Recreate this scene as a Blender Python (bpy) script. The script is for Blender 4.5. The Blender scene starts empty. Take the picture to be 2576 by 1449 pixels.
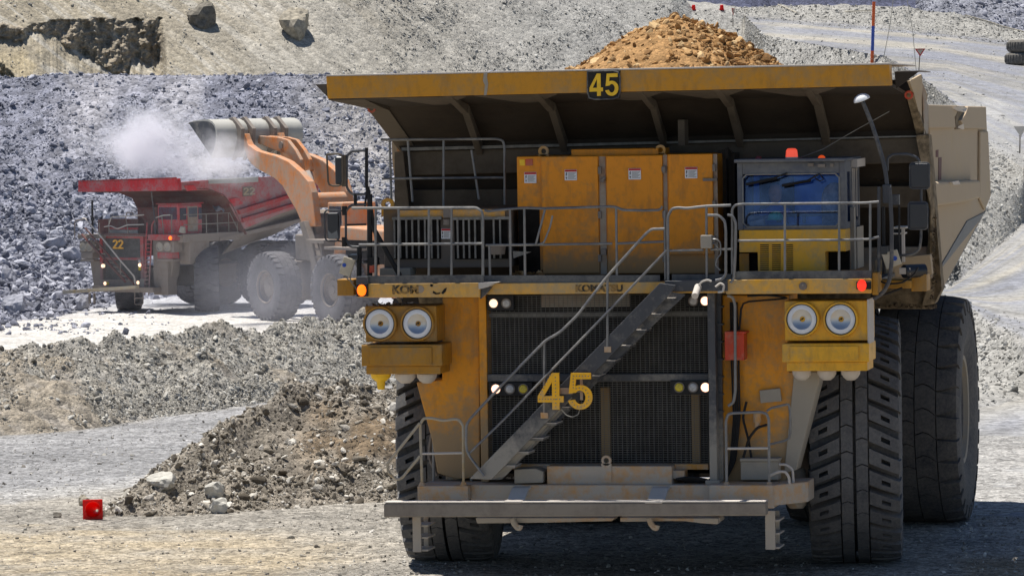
import bpy, bmesh, math, random
import numpy as np
from mathutils import Vector, Matrix, Euler
random.seed(7); rng = np.random.default_rng(11)
scene = bpy.context.scene
COL = scene.collection
R_ = math.radians

# ------------------------------------------------------------------ camera, sky, sun, exposure
PW, PH = 2576.0, 1449.0                 # the pixel grid the photograph was measured in
CP = np.array([11.96168, -64.81400, 7.20206]); FL = 11417.4
_a, _yaw, _pit, _rol = .1825004, .0206775, .0429711, .0166831
_t = _a + _yaw
CF = np.array([-math.sin(_t)*math.cos(_pit), math.cos(_t)*math.cos(_pit), -math.sin(_pit)])
_r = np.array([math.cos(_t), math.sin(_t), 0.0]); _u = np.cross(_r, CF)
CR = math.cos(_rol)*_r - math.sin(_rol)*_u
CU = math.sin(_rol)*_r + math.cos(_rol)*_u
cam = bpy.data.cameras.new('camera'); camo = bpy.data.objects.new('camera', cam); COL.objects.link(camo)
m = Matrix.Identity(4)
for i in range(3):
    m[i][0] = CR[i]; m[i][1] = CU[i]; m[i][2] = -CF[i]; m[i][3] = CP[i]
camo.matrix_world = m
cam.sensor_width = 36.0; cam.lens = 36.0*FL/PW
cam.clip_start = 1.0; cam.clip_end = 6000.0
scene.camera = camo

world = bpy.data.worlds.new('World'); scene.world = world; world.use_nodes = True
wn = world.node_tree.nodes; wl = world.node_tree.links
bg = wn['Background']; sky = wn.new('ShaderNodeTexSky'); sky.sky_type = 'NISHITA'
SUN_TO = Vector((-.24, .13, 1.0)).normalized()       # towards the sun: behind the truck, high, from the left
sky.sun_disc = False
sky.sun_elevation = math.asin(SUN_TO.z); sky.sun_rotation = math.atan2(SUN_TO.x, SUN_TO.y)
sky.altitude = 2500; sky.dust_density = 0.6; sky.ozone_density = 1.2
wl.new(sky.outputs[0], bg.inputs[0]); bg.inputs[1].default_value = 0.07
sun = bpy.data.lights.new('sun', 'SUN'); sun.energy = 5.0; sun.angle = R_(0.5); sun.color = (1.0, .955, .88)
suno = bpy.data.objects.new('sun', sun); COL.objects.link(suno)
suno.rotation_euler = (-SUN_TO).to_track_quat('-Z', 'Y').to_euler()
suno.location = (0, 20, 60)
scene.view_settings.view_transform = 'Standard'; scene.view_settings.look = 'None'
scene.view_settings.gamma = 1.0; scene.view_settings.exposure = 0.45
try:
    scene.cycles.volume_step_rate = 1.5; scene.cycles.volume_max_steps = 128
    scene.cycles.max_bounces = 8; scene.cycles.volume_bounces = 4; scene.cycles.diffuse_bounces = 3; scene.cycles.transparent_max_bounces = 12
except Exception:
    pass

# ------------------------------------------------------------------ pixel <-> place helpers
def ray(px, py):
    return CF + CR*((px-PW/2)/FL) - CU*((py-PH/2)/FL)
FRAME = [np.zeros(3), 0.0]               # where the thing being measured stands, and its turn about the vertical
def _local(px, py):
    c, n_ = math.cos(FRAME[1]), math.sin(FRAME[1]); q = CP-FRAME[0]; d = ray(px, py)
    rot = lambda v: np.array([c*v[0]+n_*v[1], -n_*v[0]+c*v[1], v[2]])
    return rot(q), rot(d)
def P(px, py, Y):                       # where the sight line through a photo pixel meets the thing's plane y = Y
    q, d = _local(px, py); return q+(Y-q[1])/d[1]*d
def PXp(px, py, X):
    q, d = _local(px, py); return q+(X-q[0])/d[0]*d
def XZ(px, py, Y):
    p = P(px, py, Y); return (p[0], p[2])
def V3(px, py, Y):
    return Vector(P(px, py, Y))
def PD(px, py, d):
    px = np.asarray(px, float); py = np.asarray(py, float); d = np.asarray(d, float)
    return CP + d[..., None]*(CF + CR*((px-PW/2)/FL)[..., None] - CU*((py-PH/2)/FL)[..., None])
def PZ(px, d, z):                       # column px, depth d, height z
    px, d, z = np.broadcast_arrays(np.asarray(px, float), np.asarray(d, float), np.asarray(z, float))
    r = (px-PW/2)/FL*d
    u = (z-CP[2]-d*CF[2]-r*CR[2])/CU[2]
    return CP + d[..., None]*CF + r[..., None]*CR + u[..., None]*CU
def pix(p):
    q = np.asarray(p, float)-CP; d = q@CF
    return PW/2+FL*(q@CR)/d, PH/2-FL*(q@CU)/d
def hor(px): return 233.6+(1288-px)*.01668
def dflat(px, py, z=0.0): return (CP[2]-z)*FL/(py-hor(px))

# ------------------------------------------------------------------ noise
def _hash(ix, iy, s):
    h = (ix*374761393 + iy*668265263 + s*974711) & 0xffffffff
    h = ((h ^ (h >> 13))*1274126177) & 0xffffffff
    return ((h ^ (h >> 16)) & 0xffff)/65535.0
def vnoise(x, y, s=0):
    x = np.asarray(x, float); y = np.asarray(y, float)
    ix = np.floor(x).astype(np.int64); iy = np.floor(y).astype(np.int64)
    fx = x-ix; fy = y-iy; fx = fx*fx*(3-2*fx); fy = fy*fy*(3-2*fy)
    a = _hash(ix, iy, s); b = _hash(ix+1, iy, s); c = _hash(ix, iy+1, s); d = _hash(ix+1, iy+1, s)
    return (a*(1-fx)+b*fx)*(1-fy)+(c*(1-fx)+d*fx)*fy
def fbm(x, y, s=0, o=4):
    r = 0; a = .5; t = 0
    for i in range(o):
        r = r + a*vnoise(x*2**i, y*2**i, s+i*17); t += a; a *= .55
    return r/t
def sm(a, b, x):
    t = np.clip((x-a)/(b-a), 0, 1); return t*t*(3-2*t)
def lerp(pts, x):
    return np.interp(x, [p[0] for p in pts], [p[1] for p in pts])
def slerp(pts, x, w=45):                # the same, with the corners rounded
    return sum(lerp(pts, x+o*w) for o in (-1.5, -1, -.5, 0, .5, 1, 1.5))/7

# ------------------------------------------------------------------ mesh building
class MB:
    def __init__(s): s.v = []; s.f = []
    def add(s, vs, fs):
        o = len(s.v); s.v += [tuple(map(float, q)) for q in vs]; s.f += [[i+o for i in f] for f in fs]; return s
    def box(s, x0, y0, z0, x1, y1, z1):
        return s.add([(x0,y0,z0),(x1,y0,z0),(x1,y1,z0),(x0,y1,z0),(x0,y0,z1),(x1,y0,z1),(x1,y1,z1),(x0,y1,z1)],
                     [(0,1,5,4),(1,2,6,5),(2,3,7,6),(3,0,4,7),(4,5,6,7),(3,2,1,0)])
    def bx(s, x0, y0, x1, y1, Y, dep):   # box whose front face shows at those photo pixels on plane Y
        ym, xm = (y0+y1)/2, (x0+x1)/2
        xa, xb = P(x0, ym, Y)[0], P(x1, ym, Y)[0]; za, zb = P(xm, y1, Y)[2], P(xm, y0, Y)[2]
        return s.box(xa, Y, za, xb, Y+dep, zb)
    def ext(s, pts, vec):               # polygon of 3-D points extruded along vec
        n = len(pts); vec = Vector(vec); a = [Vector(p) for p in pts]; b = [p+vec for p in a]
        fs = [list(range(n)), list(range(2*n-1, n-1, -1))]
        fs += [[i, (i+1) % n, n+(i+1) % n, n+i] for i in range(n)]
        return s.add(a+b, fs)
    def pxz(s, poly, y0, y1): return s.ext([(x, y0, z) for x, z in poly], (0, y1-y0, 0))
    def pp(s, pix_, Y, dep): return s.ext([V3(x, y, Y) for x, y in pix_], (0, dep, 0))
    def pyz(s, poly, x0, x1): return s.ext([(x0, y, z) for y, z in poly], (x1-x0, 0, 0))
    def tube(s, pts, r, n=8, cap=True, rs=None):
        pts = [Vector(p) for p in pts]; rings = []; up = None
        for i, p in enumerate(pts):
            if i == 0: t = pts[1]-p
            elif i == len(pts)-1: t = p-pts[i-1]
            else: t = (p-pts[i-1]).normalized()+(pts[i+1]-p).normalized()
            t = t.normalized() if t.length > 1e-9 else Vector((0,0,1))
            if up is None:
                up = t.orthogonal().normalized()
            else:
                up = up - t*up.dot(t); up = up.normalized() if up.length > 1e-6 else t.orthogonal().normalized()
            w = t.cross(up); rr = rs[i] if rs else r
            rings.append([p+(up*math.cos(6.28319*k/n)+w*math.sin(6.28319*k/n))*rr for k in range(n)])
        vs = [q for ring in rings for q in ring]; fs = []
        for i in range(len(pts)-1):
            for k in range(n):
                a = i*n+k; b = i*n+(k+1) % n; fs.append([a, b, b+n, a+n])
        if cap: fs += [list(range(n-1, -1, -1)), list(range((len(pts)-1)*n, len(pts)*n))]
        return s.add(vs, fs)
    def ptube(s, pp, Y, r, n=8, Ys=None):
        return s.tube(soft([V3(x, y, Y if Ys is None else Ys[i]) for i, (x, y) in enumerate(pp)]), r, n)
    def lathe(s, c, ax, prof, n=32, caps=(True, True)):  # profile of (axial, radius)
        c = Vector(c); ax = Vector(ax).normalized(); u = ax.orthogonal().normalized(); w = ax.cross(u)
        vs = []; fs = []; k = len(prof)
        for a, r in prof:
            for j in range(n):
                t = 6.283185*j/n; vs.append(c+ax*a+(u*math.cos(t)+w*math.sin(t))*r)
        for i in range(k-1):
            for j in range(n):
                a = i*n+j; b = i*n+(j+1) % n; fs.append([a, b, b+n, a+n])
        if caps[0]: fs.append(list(range(n-1, -1, -1)))
        if caps[1]: fs.append(list(range((k-1)*n, k*n)))
        return s.add(vs, fs)
    def cyl(s, p0, p1, r0, r1=None, n=20):
        p0, p1 = Vector(p0), Vector(p1); r1 = r0 if r1 is None else r1
        return s.lathe(p0, p1-p0, [(0, r0), ((p1-p0).length, r1)], n)
    def build(s, name, mat, parent=None, smooth=False, bevel=0.0, seg=2, loc=None):
        me = bpy.data.meshes.new(name); me.from_pydata(s.v, [], s.f)
        bm = bmesh.new(); bm.from_mesh(me); bmesh.ops.recalc_face_normals(bm, faces=bm.faces); bm.to_mesh(me); bm.free()
        if smooth:
            me.polygons.foreach_set('use_smooth', [True]*len(me.polygons)); me.set_sharp_from_angle(angle=R_(35))
        me.materials.append(mat); me.update()
        o = bpy.data.objects.new(name, me); COL.objects.link(o)
        if parent: o.parent = parent
        if loc: o.location = loc
        if bevel:
            b = o.modifiers.new('bevel', 'BEVEL'); b.width = bevel; b.segments = seg; b.limit_method = 'ANGLE'; b.angle_limit = R_(40)
        return o
def soft(pts, k=.3):                    # round the corners of a bent pipe
    if len(pts) < 3: return pts
    out = [pts[0]]
    for i in range(1, len(pts)-1):
        a, p, b = pts[i-1], pts[i], pts[i+1]
        la, lb = (a-p).length, (b-p).length; q = min(la, lb, .35)*k
        p0 = p+(a-p).normalized()*q if la > 0 else p; p1 = p+(b-p).normalized()*q if lb > 0 else p
        out += [p0, p0*.25+p*.5+p1*.25, p1]
    out.append(pts[-1]); return out
def np_mesh(name, v, f, mat, parent=None, col=None, smooth=False):
    v = np.ascontiguousarray(v, np.float32); f = np.ascontiguousarray(f, np.int32)
    me = bpy.data.meshes.new(name); k = f.shape[1]
    me.vertices.add(len(v)); me.vertices.foreach_set('co', v.ravel())
    me.loops.add(f.size); me.loops.foreach_set('vertex_index', f.ravel())
    me.polygons.add(len(f)); me.polygons.foreach_set('loop_start', np.arange(0, f.size, k, dtype=np.int32))
    try: me.polygons.foreach_set('loop_total', np.full(len(f), k, np.int32))
    except Exception: pass
    me.polygons.foreach_set('use_smooth', np.full(len(f), smooth))
    if col is not None:
        at = me.color_attributes.new('col', 'FLOAT_COLOR', 'POINT')
        c = np.ones((len(v), 4), np.float32); c[:, :3] = col; at.data.foreach_set('color', c.ravel())
    me.materials.append(mat); me.update(calc_edges=True); me.validate()
    o = bpy.data.objects.new(name, me); COL.objects.link(o)
    if parent: o.parent = parent
    return o
def tag(o, label=None, cat=None, group=None, kind=None):
    if label: o['label'] = label
    if cat: o['category'] = cat
    if group: o['group'] = group
    if kind: o['kind'] = kind
    return o
def empty(name, loc=(0,0,0), rz=0):
    o = bpy.data.objects.new(name, None); COL.objects.link(o); o.location = loc; o.rotation_euler = (0,0,rz); o.empty_display_size = .5
    return o

# ------------------------------------------------------------------ materials
class NT:
    def __init__(s, name):
        s.m = bpy.data.materials.new(name); s.m.use_nodes = True; s.t = s.m.node_tree; s.n = s.t.nodes; s.l = s.t.links
        s.b = s.n['Principled BSDF']; s.out = s.n['Material Output']
    def new(s, t, **k):
        x = s.n.new(t)
        for a, b in k.items(): setattr(x, a, b)
        return x
    def coord(s, kind='Object'):
        return s.new('ShaderNodeTexCoord').outputs[kind]
    def noise(s, scale, detail=4, rough=.6, vec=None, dist=0):
        x = s.new('ShaderNodeTexNoise'); x.inputs['Scale'].default_value = scale; x.inputs['Detail'].default_value = detail
        x.inputs['Roughness'].default_value = rough; x.inputs['Distortion'].default_value = dist
        s.l.new(vec if vec is not None else s.coord(), x.inputs['Vector']); return x.outputs['Fac']
    def vor(s, scale, vec=None, out='Distance', feat='F1'):
        x = s.new('ShaderNodeTexVoronoi'); x.feature = feat; x.inputs['Scale'].default_value = scale
        s.l.new(vec if vec is not None else s.coord(), x.inputs['Vector']); return x.outputs[out]
    def ramp(s, fac, stops):
        x = s.new('ShaderNodeValToRGB'); s.l.new(fac, x.inputs[0]); e = x.color_ramp.elements
        while len(e) < len(stops): e.new(.5)
        for i, (p, c) in enumerate(stops):
            e[i].position = p; e[i].color = (c, c, c, 1) if isinstance(c, (int, float)) else (*c, 1)
        return x.outputs[0]
    def val(s, v, sock):
        if isinstance(v, (int, float)): sock.default_value = v
        elif isinstance(v, tuple): sock.default_value = (*v, 1) if len(v) == 3 and len(sock.default_value) == 4 else v
        else: s.l.new(v, sock)
    def mix(s, fac, a, b, mode='MIX'):
        x = s.new('ShaderNodeMix', data_type='RGBA', blend_type=mode)
        s.val(fac, x.inputs[0]); s.val(a, x.inputs[6]); s.val(b, x.inputs[7]); return x.outputs[2]
    def math(s, op, a, b=0.0):
        x = s.new('ShaderNodeMath', operation=op); s.val(a, x.inputs[0]); s.val(b, x.inputs[1]); return x.outputs[0]
    def mapv(s, scale, vec=None, rot=(0,0,0)):
        x = s.new('ShaderNodeMapping'); x.inputs['Scale'].default_value = scale; x.inputs['Rotation'].default_value = rot
        s.l.new(vec if vec is not None else s.coord(), x.inputs[0]); return x.outputs[0]
    def bump(s, h, strength=.5, dist=.02):
        x = s.new('ShaderNodeBump'); x.inputs['Strength'].default_value = strength; x.inputs['Distance'].default_value = dist
        s.l.new(h, x.inputs['Height']); s.l.new(x.outputs[0], s.b.inputs['Normal']); return x
    def done(s, base, rough=.6, metal=0.0, spec=.4):
        s.val(base, s.b.inputs['Base Color']); s.val(rough, s.b.inputs['Roughness']); s.val(metal, s.b.inputs['Metallic'])
        s.b.inputs['Specular IOR Level'].default_value = spec; return s.m

DUST = (.36, .325, .27)
def paint(name, c, dust=.3, rough=.45, zlow=None, zhigh=None, dustc=DUST, grime=.7, spec=.35, fine=0.12, zamt=.42):
    """dusty machine paint: settled dust in blotches, streaks of grime; zlow/zhigh = heights between which road dust thins out"""
    n = NT(name); co = n.coord()
    a = n.noise(1.3, 6, .65, co); b = n.noise(9, 5, .7, co)
    st = n.noise(3.0, 5, .65, n.mapv((2.4, 2.4, .7), co))
    base = n.mix(n.math('MULTIPLY', n.ramp(st, [(.50, 0), (.72, 1)]), grime*.8), c, tuple(k*.42+.02 for k in c))
    base = n.mix(n.math('MULTIPLY', n.ramp(b, [(.5, 0), (.62, 1)]), fine*1.6), base, tuple(k*.6 for k in c))
    f = n.math('ADD', n.math('MULTIPLY', a, .62), n.math('MULTIPLY', b, .38))
    if zlow is not None:
        sep = n.new('ShaderNodeSeparateXYZ'); n.l.new(co, sep.inputs[0])
        mr = n.new('ShaderNodeMapRange'); n.l.new(sep.outputs[2], mr.inputs[0])
        mr.inputs[1].default_value = zlow; mr.inputs[2].default_value = zhigh; mr.inputs[3].default_value = zamt; mr.inputs[4].default_value = -.10
        f = n.math('ADD', f, mr.outputs[0])
    t = 1-dust
    k = n.ramp(f, [(max(0, .30+.42*(t-.5)), .0), (min(1, .52+.42*(t-.5)), .9)])
    base = n.mix(k, base, dustc)
    n.bump(n.math('ADD', n.math('MULTIPLY', b, .6), n.math('MULTIPLY', n.noise(34, 3, .6, co), .4)), .25, .01)
    return n.done(base, n.mix(k, (rough,)*3, (.9,)*3), 0, spec)
def plain(name, c, rough=.6, metal=0.0, spec=.4, var=.35, sc=6):
    n = NT(name); b = n.noise(sc, 5, .65)
    return n.done(n.mix(n.ramp(b, [(.35, 0), (.7, 1)]), tuple(k*(1-var) for k in c), tuple(min(1, k*(1+var)) for k in c)), rough, metal, spec)
def emis(name, c, e, strength):
    n = NT(name); n.done(c, .3); n.b.inputs['Emission Color'].default_value = (*e, 1); n.b.inputs['Emission Strength'].default_value = strength
    return n.m

M = {}
M['yellow'] = paint('yellow_paint', (.76, .35, .018), .2, .42)
M['cabinet'] = paint('cabinet_paint', (.74, .265, .006), .24, .42, 4.2, 5.0, dustc=(.28, .19, .10))
M['beam'] = paint('beam_paint', (.84, .42, .025), .32, .42, dustc=(.42, .33, .2))
M['canopy'] = paint('canopy_beam_paint', (.56, .255, .015), .14, .5, dustc=(.34, .24, .12))
M['fender'] = paint('fender_paint', (.74, .30, .010), .42, .45, .9, 2.4, dustc=(.33, .25, .155))
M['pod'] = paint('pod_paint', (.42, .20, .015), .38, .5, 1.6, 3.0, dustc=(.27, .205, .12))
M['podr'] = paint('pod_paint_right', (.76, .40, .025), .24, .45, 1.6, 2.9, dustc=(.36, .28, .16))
M['chassis'] = paint('dusty_chassis_paint', (.60, .27, .03), .61, .6, .3, 1.8, dustc=(.43, .405, .36), zamt=.05, grime=.7)
M['bodyside'] = paint('dusty_body_steel', (.45, .33, .17), .66, .7, dustc=(.44, .345, .24), grime=.75)
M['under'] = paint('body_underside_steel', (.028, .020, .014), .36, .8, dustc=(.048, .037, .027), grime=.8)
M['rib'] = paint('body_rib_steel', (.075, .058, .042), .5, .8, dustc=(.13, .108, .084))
M['caked'] = plain('caked_mud_steel', (.21, .165, .11), .95, 0, .2, .5, 7)
M['rail'] = paint('worn_rail_steel', (.095, .10, .112), .2, .28, dustc=(.30, .285, .26), spec=1.0)
M['raily'] = paint('worn_yellow_rail', (.5, .30, .06), .5, .45, dustc=(.42, .38, .31))
M['steel'] = paint('dark_grey_steel', (.062, .065, .075), .26, .5, 1.0, 2.6, dustc=(.33, .305, .265))
M['kick'] = paint('kick_plate_steel', (.05, .055, .068), .22, .5, dustc=(.2, .2, .19))
M['bar'] = paint('bumper_bar_steel', (.17, .135, .11), .5, .55, dustc=(.27, .235, .195))
M['barw'] = paint('worn_and_sunlit_steel', (.5, .47, .43), .5, .5, dustc=(.55, .5, .45))  # pale tone also carries sunlight painted onto tops and lips
M['wire'] = plain('grille_wire', (.15, .145, .135), .6, 0, .4, .3, 3)
M['black'] = plain('black_fittings', (.016, .016, .018), .6, 0, .3, .4, 5)
M['void'] = plain('dark_interior', (.014, .012, .011), .9, 0, .1, .5, 3)
M['core'] = plain('radiator_core', (.028, .025, .023), .8, 0, .2, .5, 8)
M['slat'] = plain('louvre_slat', (.22, .21, .19), .6, 0, .4, .3, 9)
M['gbox'] = paint('grid_box_paint', (.20, .105, .03), .4, .6, 4.3, 5.6, dustc=(.13, .12, .11))
M['dirt'] = plain('dry_dirt', (.13, .10, .07), 1.0, 0, .1, .5, 12)
M['rust'] = paint('faded_brown_steel', (.30, .17, .10), .4, .7)
M['cabframe'] = paint('cab_frame_paint', (.075, .085, .115), .25, .45, dustc=(.2, .2, .2))
M['red'] = paint('red_box_paint', (.55, .055, .02), .2, .45, dustc=(.4, .28, .2))
M['greybox'] = paint('grey_box_paint', (.30, .275, .24), .5, .55)
M['white'] = plain('white_plastic', (.72, .74, .78), .45, 0, .4, .06, 4)
M['cream'] = plain('cream_board', (.50, .44, .34), .6, 0, .3, .15, 5)
M['blue'] = plain('blue_dot', (.03, .09, .45), .5, 0, .4, .1, 4)
M['ink'] = plain('black_ink', (.015, .015, .015), .7, 0, .2, .2, 4)
M['lred'] = plain('label_red', (.5, .03, .035), .6, 0, .3, .1, 4)
M['plate'] = plain('black_number_plate', (.018, .017, .015), .6, 0, .3, .4, 6)
M['num'] = plain('number_yellow', (.92, .56, .025), .5, 0, .4, .12, 8)
M['numo'] = paint('number_orange', (.95, .49, .015), .05, .45, grime=.15)
M['hubc'] = paint('wheel_rim_paint', (.42, .27, .09), .6, .6, dustc=(.30, .27, .23))
M['lamp_off'] = plain('clear_lamp', (.42, .42, .43), .18, 0, .6, .25, 30)
M['lamp_yel'] = plain('yellow_lamp', (.55, .43, .015), .2, 0, .6, .3, 30)
M['lamp_on'] = emis('lit_lamp', (.9, .8, .75), (1.0, .50, .33), 1.9)
M['lamp_on2'] = emis('lit_lamp_warm', (.9, .8, .7), (1.0, .66, .42), 1.15)
M['marker_o'] = emis('orange_marker_lens', (.8, .16, .01), (1.0, .12, .003), 1.7)
M['marker_r'] = emis('red_marker_lens', (.75, .04, .02), (1.0, .03, .012), .8)
M['beacon'] = emis('red_beacon_lens', (.75, .1, .06), (1.0, .10, .05), .45)
M['ball_o'] = emis('orange_ball_lens', (.8, .12, .02), (1.0, .10, .015), .35)
M['ball_d'] = plain('dark_red_ball', (.16, .03, .04), .5, 0, .4, .2, 8)
n = NT('reflector'); M['reflector'] = n.done((.55, .55, .55), .42, 1.0)
n = NT('reflection_grey'); M['mirror'] = n.done((.10, .11, .13), .15, 0, .7)
n = NT('mirror_back'); M['mback'] = n.done((.018, .02, .028), .35, 0, .5)
M['tyre_w'] = plain('weathered_tyre_rubber', (.15, .14, .125), .95, 0, .2, .3, 3)
# tyre rubber with dust caught in it
def rubber(name, c, dust, dc=(.20, .18, .155)):
    n = NT(name); a = n.noise(2.2, 6, .7); b = n.noise(22, 4, .7)
    f = n.math('ADD', n.math('MULTIPLY', a, .5), n.math('MULTIPLY', b, .5))
    k = n.ramp(f, [(.62-dust*.5, 0), (.9-dust*.4, .85)])
    n.bump(b, .35, .02)
    return n.done(n.mix(k, c, dc), .85, 0, .25)
M['tyre'] = rubber('tyre_rubber', (.056, .058, .067), .66, (.18, .175, .17))
M['tyre_r'] = rubber('tyre_rubber_rear', (.048, .049, .057), .55)
M['tyre_d'] = rubber('dusty_tyre_rubber', (.055, .055, .062), .62, (.17, .165, .175))
# tinted cab glass: part of the light passes, the rest is the blue sun film
def glass(name, c, tr, rough=.08):
    n = NT(name); n.done(c, rough, 0, .6)
    tp = n.new('ShaderNodeBsdfTransparent'); tp.inputs[0].default_value = (.55, .7, 1.0, 1)
    mx = n.new('ShaderNodeMixShader'); mx.inputs[0].default_value = tr
    n.l.new(n.b.outputs[0], mx.inputs[1]); n.l.new(tp.outputs[0], mx.inputs[2]); n.l.new(mx.outputs[0], n.out.inputs[0]); return n.m
n = NT('cab_glass'); gl_ = n.new('ShaderNodeBsdfGlossy'); gl_.inputs[0].default_value = (.75, .82, .95, 1); gl_.inputs[1].default_value = .05
tp_ = n.new('ShaderNodeBsdfTransparent'); tp_.inputs[0].default_value = (.80, .88, 1.0, 1)
m2 = n.new('ShaderNodeMixShader'); n.l.new(n.ramp(n.noise(2.2, 5, .65), [(.35, .88), (.75, .97)]), m2.inputs[0]); n.l.new(gl_.outputs[0], m2.inputs[1]); n.l.new(tp_.outputs[0], m2.inputs[2]); n.l.new(m2.outputs[0], n.out.inputs[0])
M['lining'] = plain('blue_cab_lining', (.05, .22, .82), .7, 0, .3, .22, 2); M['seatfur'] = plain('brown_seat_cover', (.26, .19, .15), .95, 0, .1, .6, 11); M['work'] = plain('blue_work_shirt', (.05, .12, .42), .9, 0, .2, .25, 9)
M['cabglass'] = n.m
M['darkglass'] = glass('dark_glass', (.03, .035, .04), .6)
# red truck / loader / other paints
M['rpaint'] = paint('faded_red_paint', (.56, .020, .028), .16, .5, dustc=(.33, .25, .25))
M['rflank'] = paint('dusty_red_flank_paint', (.50, .026, .032), .44, .55, dustc=(.36, .25, .245))
M['rpaint2'] = paint('dusty_red_paint', (.42, .03, .03), .4, .6, .3, 3.2, dustc=(.24, .19, .18))
M['rdark'] = paint('dark_red_brown_paint', (.15, .028, .022), .3, .7, dustc=(.17, .12, .105))
M['rdust'] = paint('dusty_brown_steel', (.19, .13, .095), .55, .8, dustc=(.25, .215, .185))
M['orange'] = paint('orange_loader_paint', (.64, .20, .03), .34, .55, dustc=(.40, .315, .245))
M['bucket'] = paint('worn_bucket_steel', (.33, .325, .30), .5, .5, dustc=(.43, .42, .385), spec=.5)
M['ldark'] = paint('dusty_loader_steel', (.15, .12, .10), .5, .8, dustc=(.24, .21, .185))
n = NT('cone_red'); n.done((.78, .022, .018), .4, 0, .4); tl = n.new('ShaderNodeBsdfTranslucent'); tl.inputs[0].default_value = (.85, .03, .02, 1)
mx = n.new('ShaderNodeMixShader'); mx.inputs[0].default_value = .45; n.l.new(n.b.outputs[0], mx.inputs[1]); n.l.new(tl.outputs[0], mx.inputs[2]); n.l.new(mx.outputs[0], n.out.inputs[0]); M['cone'] = n.m
M['skin'] = plain('skin', (.42, .22, .14), .55, 0, .3, .1, 9)
M['cloth'] = plain('orange_work_shirt', (.45, .12, .03), .9, 0, .2, .2, 9)
M['hat'] = plain('green_hard_hat', (.02, .30, .16), .35, 0, .5, .08, 4)
M['rope'] = plain('pale_rope', (.48, .44, .36), .9, 0, .1, .2, 9)

def soil(name, bumpd=.05, sc=1.0, stones=.5, rough=1.0, streak=None):
    """terrain: albedo of each place in the 'col' attribute, broken up by grit and pebbles"""
    n = NT(name); co = n.coord()
    at = n.new('ShaderNodeVertexColor', layer_name='col').outputs[0]
    v = n.new('ShaderNodeTexVoronoi'); v.inputs['Scale'].default_value = 5.5*sc; n.l.new(co, v.inputs['Vector'])
    v2 = n.new('ShaderNodeTexVoronoi'); v2.inputs['Scale'].default_value = 15*sc; n.l.new(co, v2.inputs['Vector'])
    big = n.noise(.35*sc, 6, .65, co); fine = n.noise(18*sc, 4, .75, co)
    bw = n.new('ShaderNodeSeparateColor'); n.l.new(v.outputs['Color'], bw.inputs[0])
    bw2 = n.new('ShaderNodeSeparateColor'); n.l.new(v2.outputs['Color'], bw2.inputs[0])
    g = n.math('ADD', n.math('MULTIPLY', bw.outputs[0], .5), n.math('MULTIPLY', bw2.outputs[1], .5))
    c = n.mix(n.ramp(big, [(.3, 0), (.7, 1)]), (.86, .86, .86), (1.12, 1.11, 1.1))
    c = n.mix(1.0, at, c, 'MULTIPLY')
    c = n.mix(stones, c, n.mix(1.0, c, n.ramp(g, [(.1, .30), (.5, .98), (.95, 1.9)]), 'MULTIPLY'))
    c = n.mix(1.0, c, n.ramp(fine, [(.3, .82), (.7, 1.16)]), 'MULTIPLY')
    if streak:
        s_ = n.noise(1.0, 5, .6, n.mapv(streak[0], co, streak[1]))
        c = n.mix(1.0, c, n.ramp(s_, [(.3, .93), (.7, 1.06)]), 'MULTIPLY')
    h = n.math('ADD', n.math('ADD', n.math('MULTIPLY', v.outputs['Distance'], -1.0), n.math('MULTIPLY', v2.outputs['Distance'], -.5)), fine)
    n.bump(h, .7, bumpd)
    return n.done(c, rough, 0, .15)
def stone(name, dark, mid, light, rough=.95):
    n = NT(name); co = n.coord()
    ri = n.new('ShaderNodeNewGeometry').outputs['Random Per Island']
    b = n.noise(4.0, 5, .7, co)
    c = n.ramp(ri, [(.0, dark), (.62, mid), (1.0, light)])
    c = n.mix(1.0, c, n.ramp(b, [(.3, .72), (.7, 1.22)]), 'MULTIPLY')
    n.bump(n.noise(14, 4, .7, co), .4, .03)
    return n.done(c, rough, 0, .2)
M['s_pile'] = soil('blue_grey_fines', .25, .28, .6)
M['s_hill'] = soil('scree_fines', .10, .45, .38)
M['s_berm'] = soil('berm_fines', .09, .9, .6)
M['s_ground'] = soil('gravel_ground', .07, 1.5, .8, streak=((.30, .8, 1), (0, 0, .25)))
M['s_road'] = soil('rolled_road_dust', .05, .7, .5, streak=((.05, 1.1, 1), (0, 0, .55)))
M['r_pile'] = stone('blue_grey_rock', (.10, .105, .13), (.26, .267, .32), (.50, .505, .56))
M['r_hill'] = stone('pale_scree_rock', (.16, .152, .138), (.355, .345, .32), (.58, .565, .53))
M['r_berm'] = stone('grey_tan_rock', (.13, .118, .10), (.36, .34, .30), (.62, .60, .55))
M['r_mound'] = stone('brown_grey_rock', (.095, .08, .062), (.30, .265, .215), (.70, .665, .60))
M['cabyellow'] = paint('cab_panel_paint', (.80, .42, .025), .10, .4, grime=.35, dustc=(.45, .36, .2))
M['r_grav'] = stone('gravel_stone', (.14, .125, .11), (.36, .34, .30), (.62, .59, .54))
M['r_dark'] = plain('dark_boulder', (.17, .155, .13), .95, 0, .2, .45, 3)
M['r_tan'] = plain('tan_boulder', (.38, .34, .27), .95, 0, .2, .35, 3)
M['r_pale'] = plain('pale_boulder', (.50, .48, .43), .95, 0, .2, .25, 5)
M['r_blue'] = plain('blue_grey_boulder', (.33, .335, .38), .95, 0, .2, .3, 2)
M['r_ore'] = stone('rusty_ore_rock', (.16, .085, .032), (.38, .21, .08), (.60, .42, .22))
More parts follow.
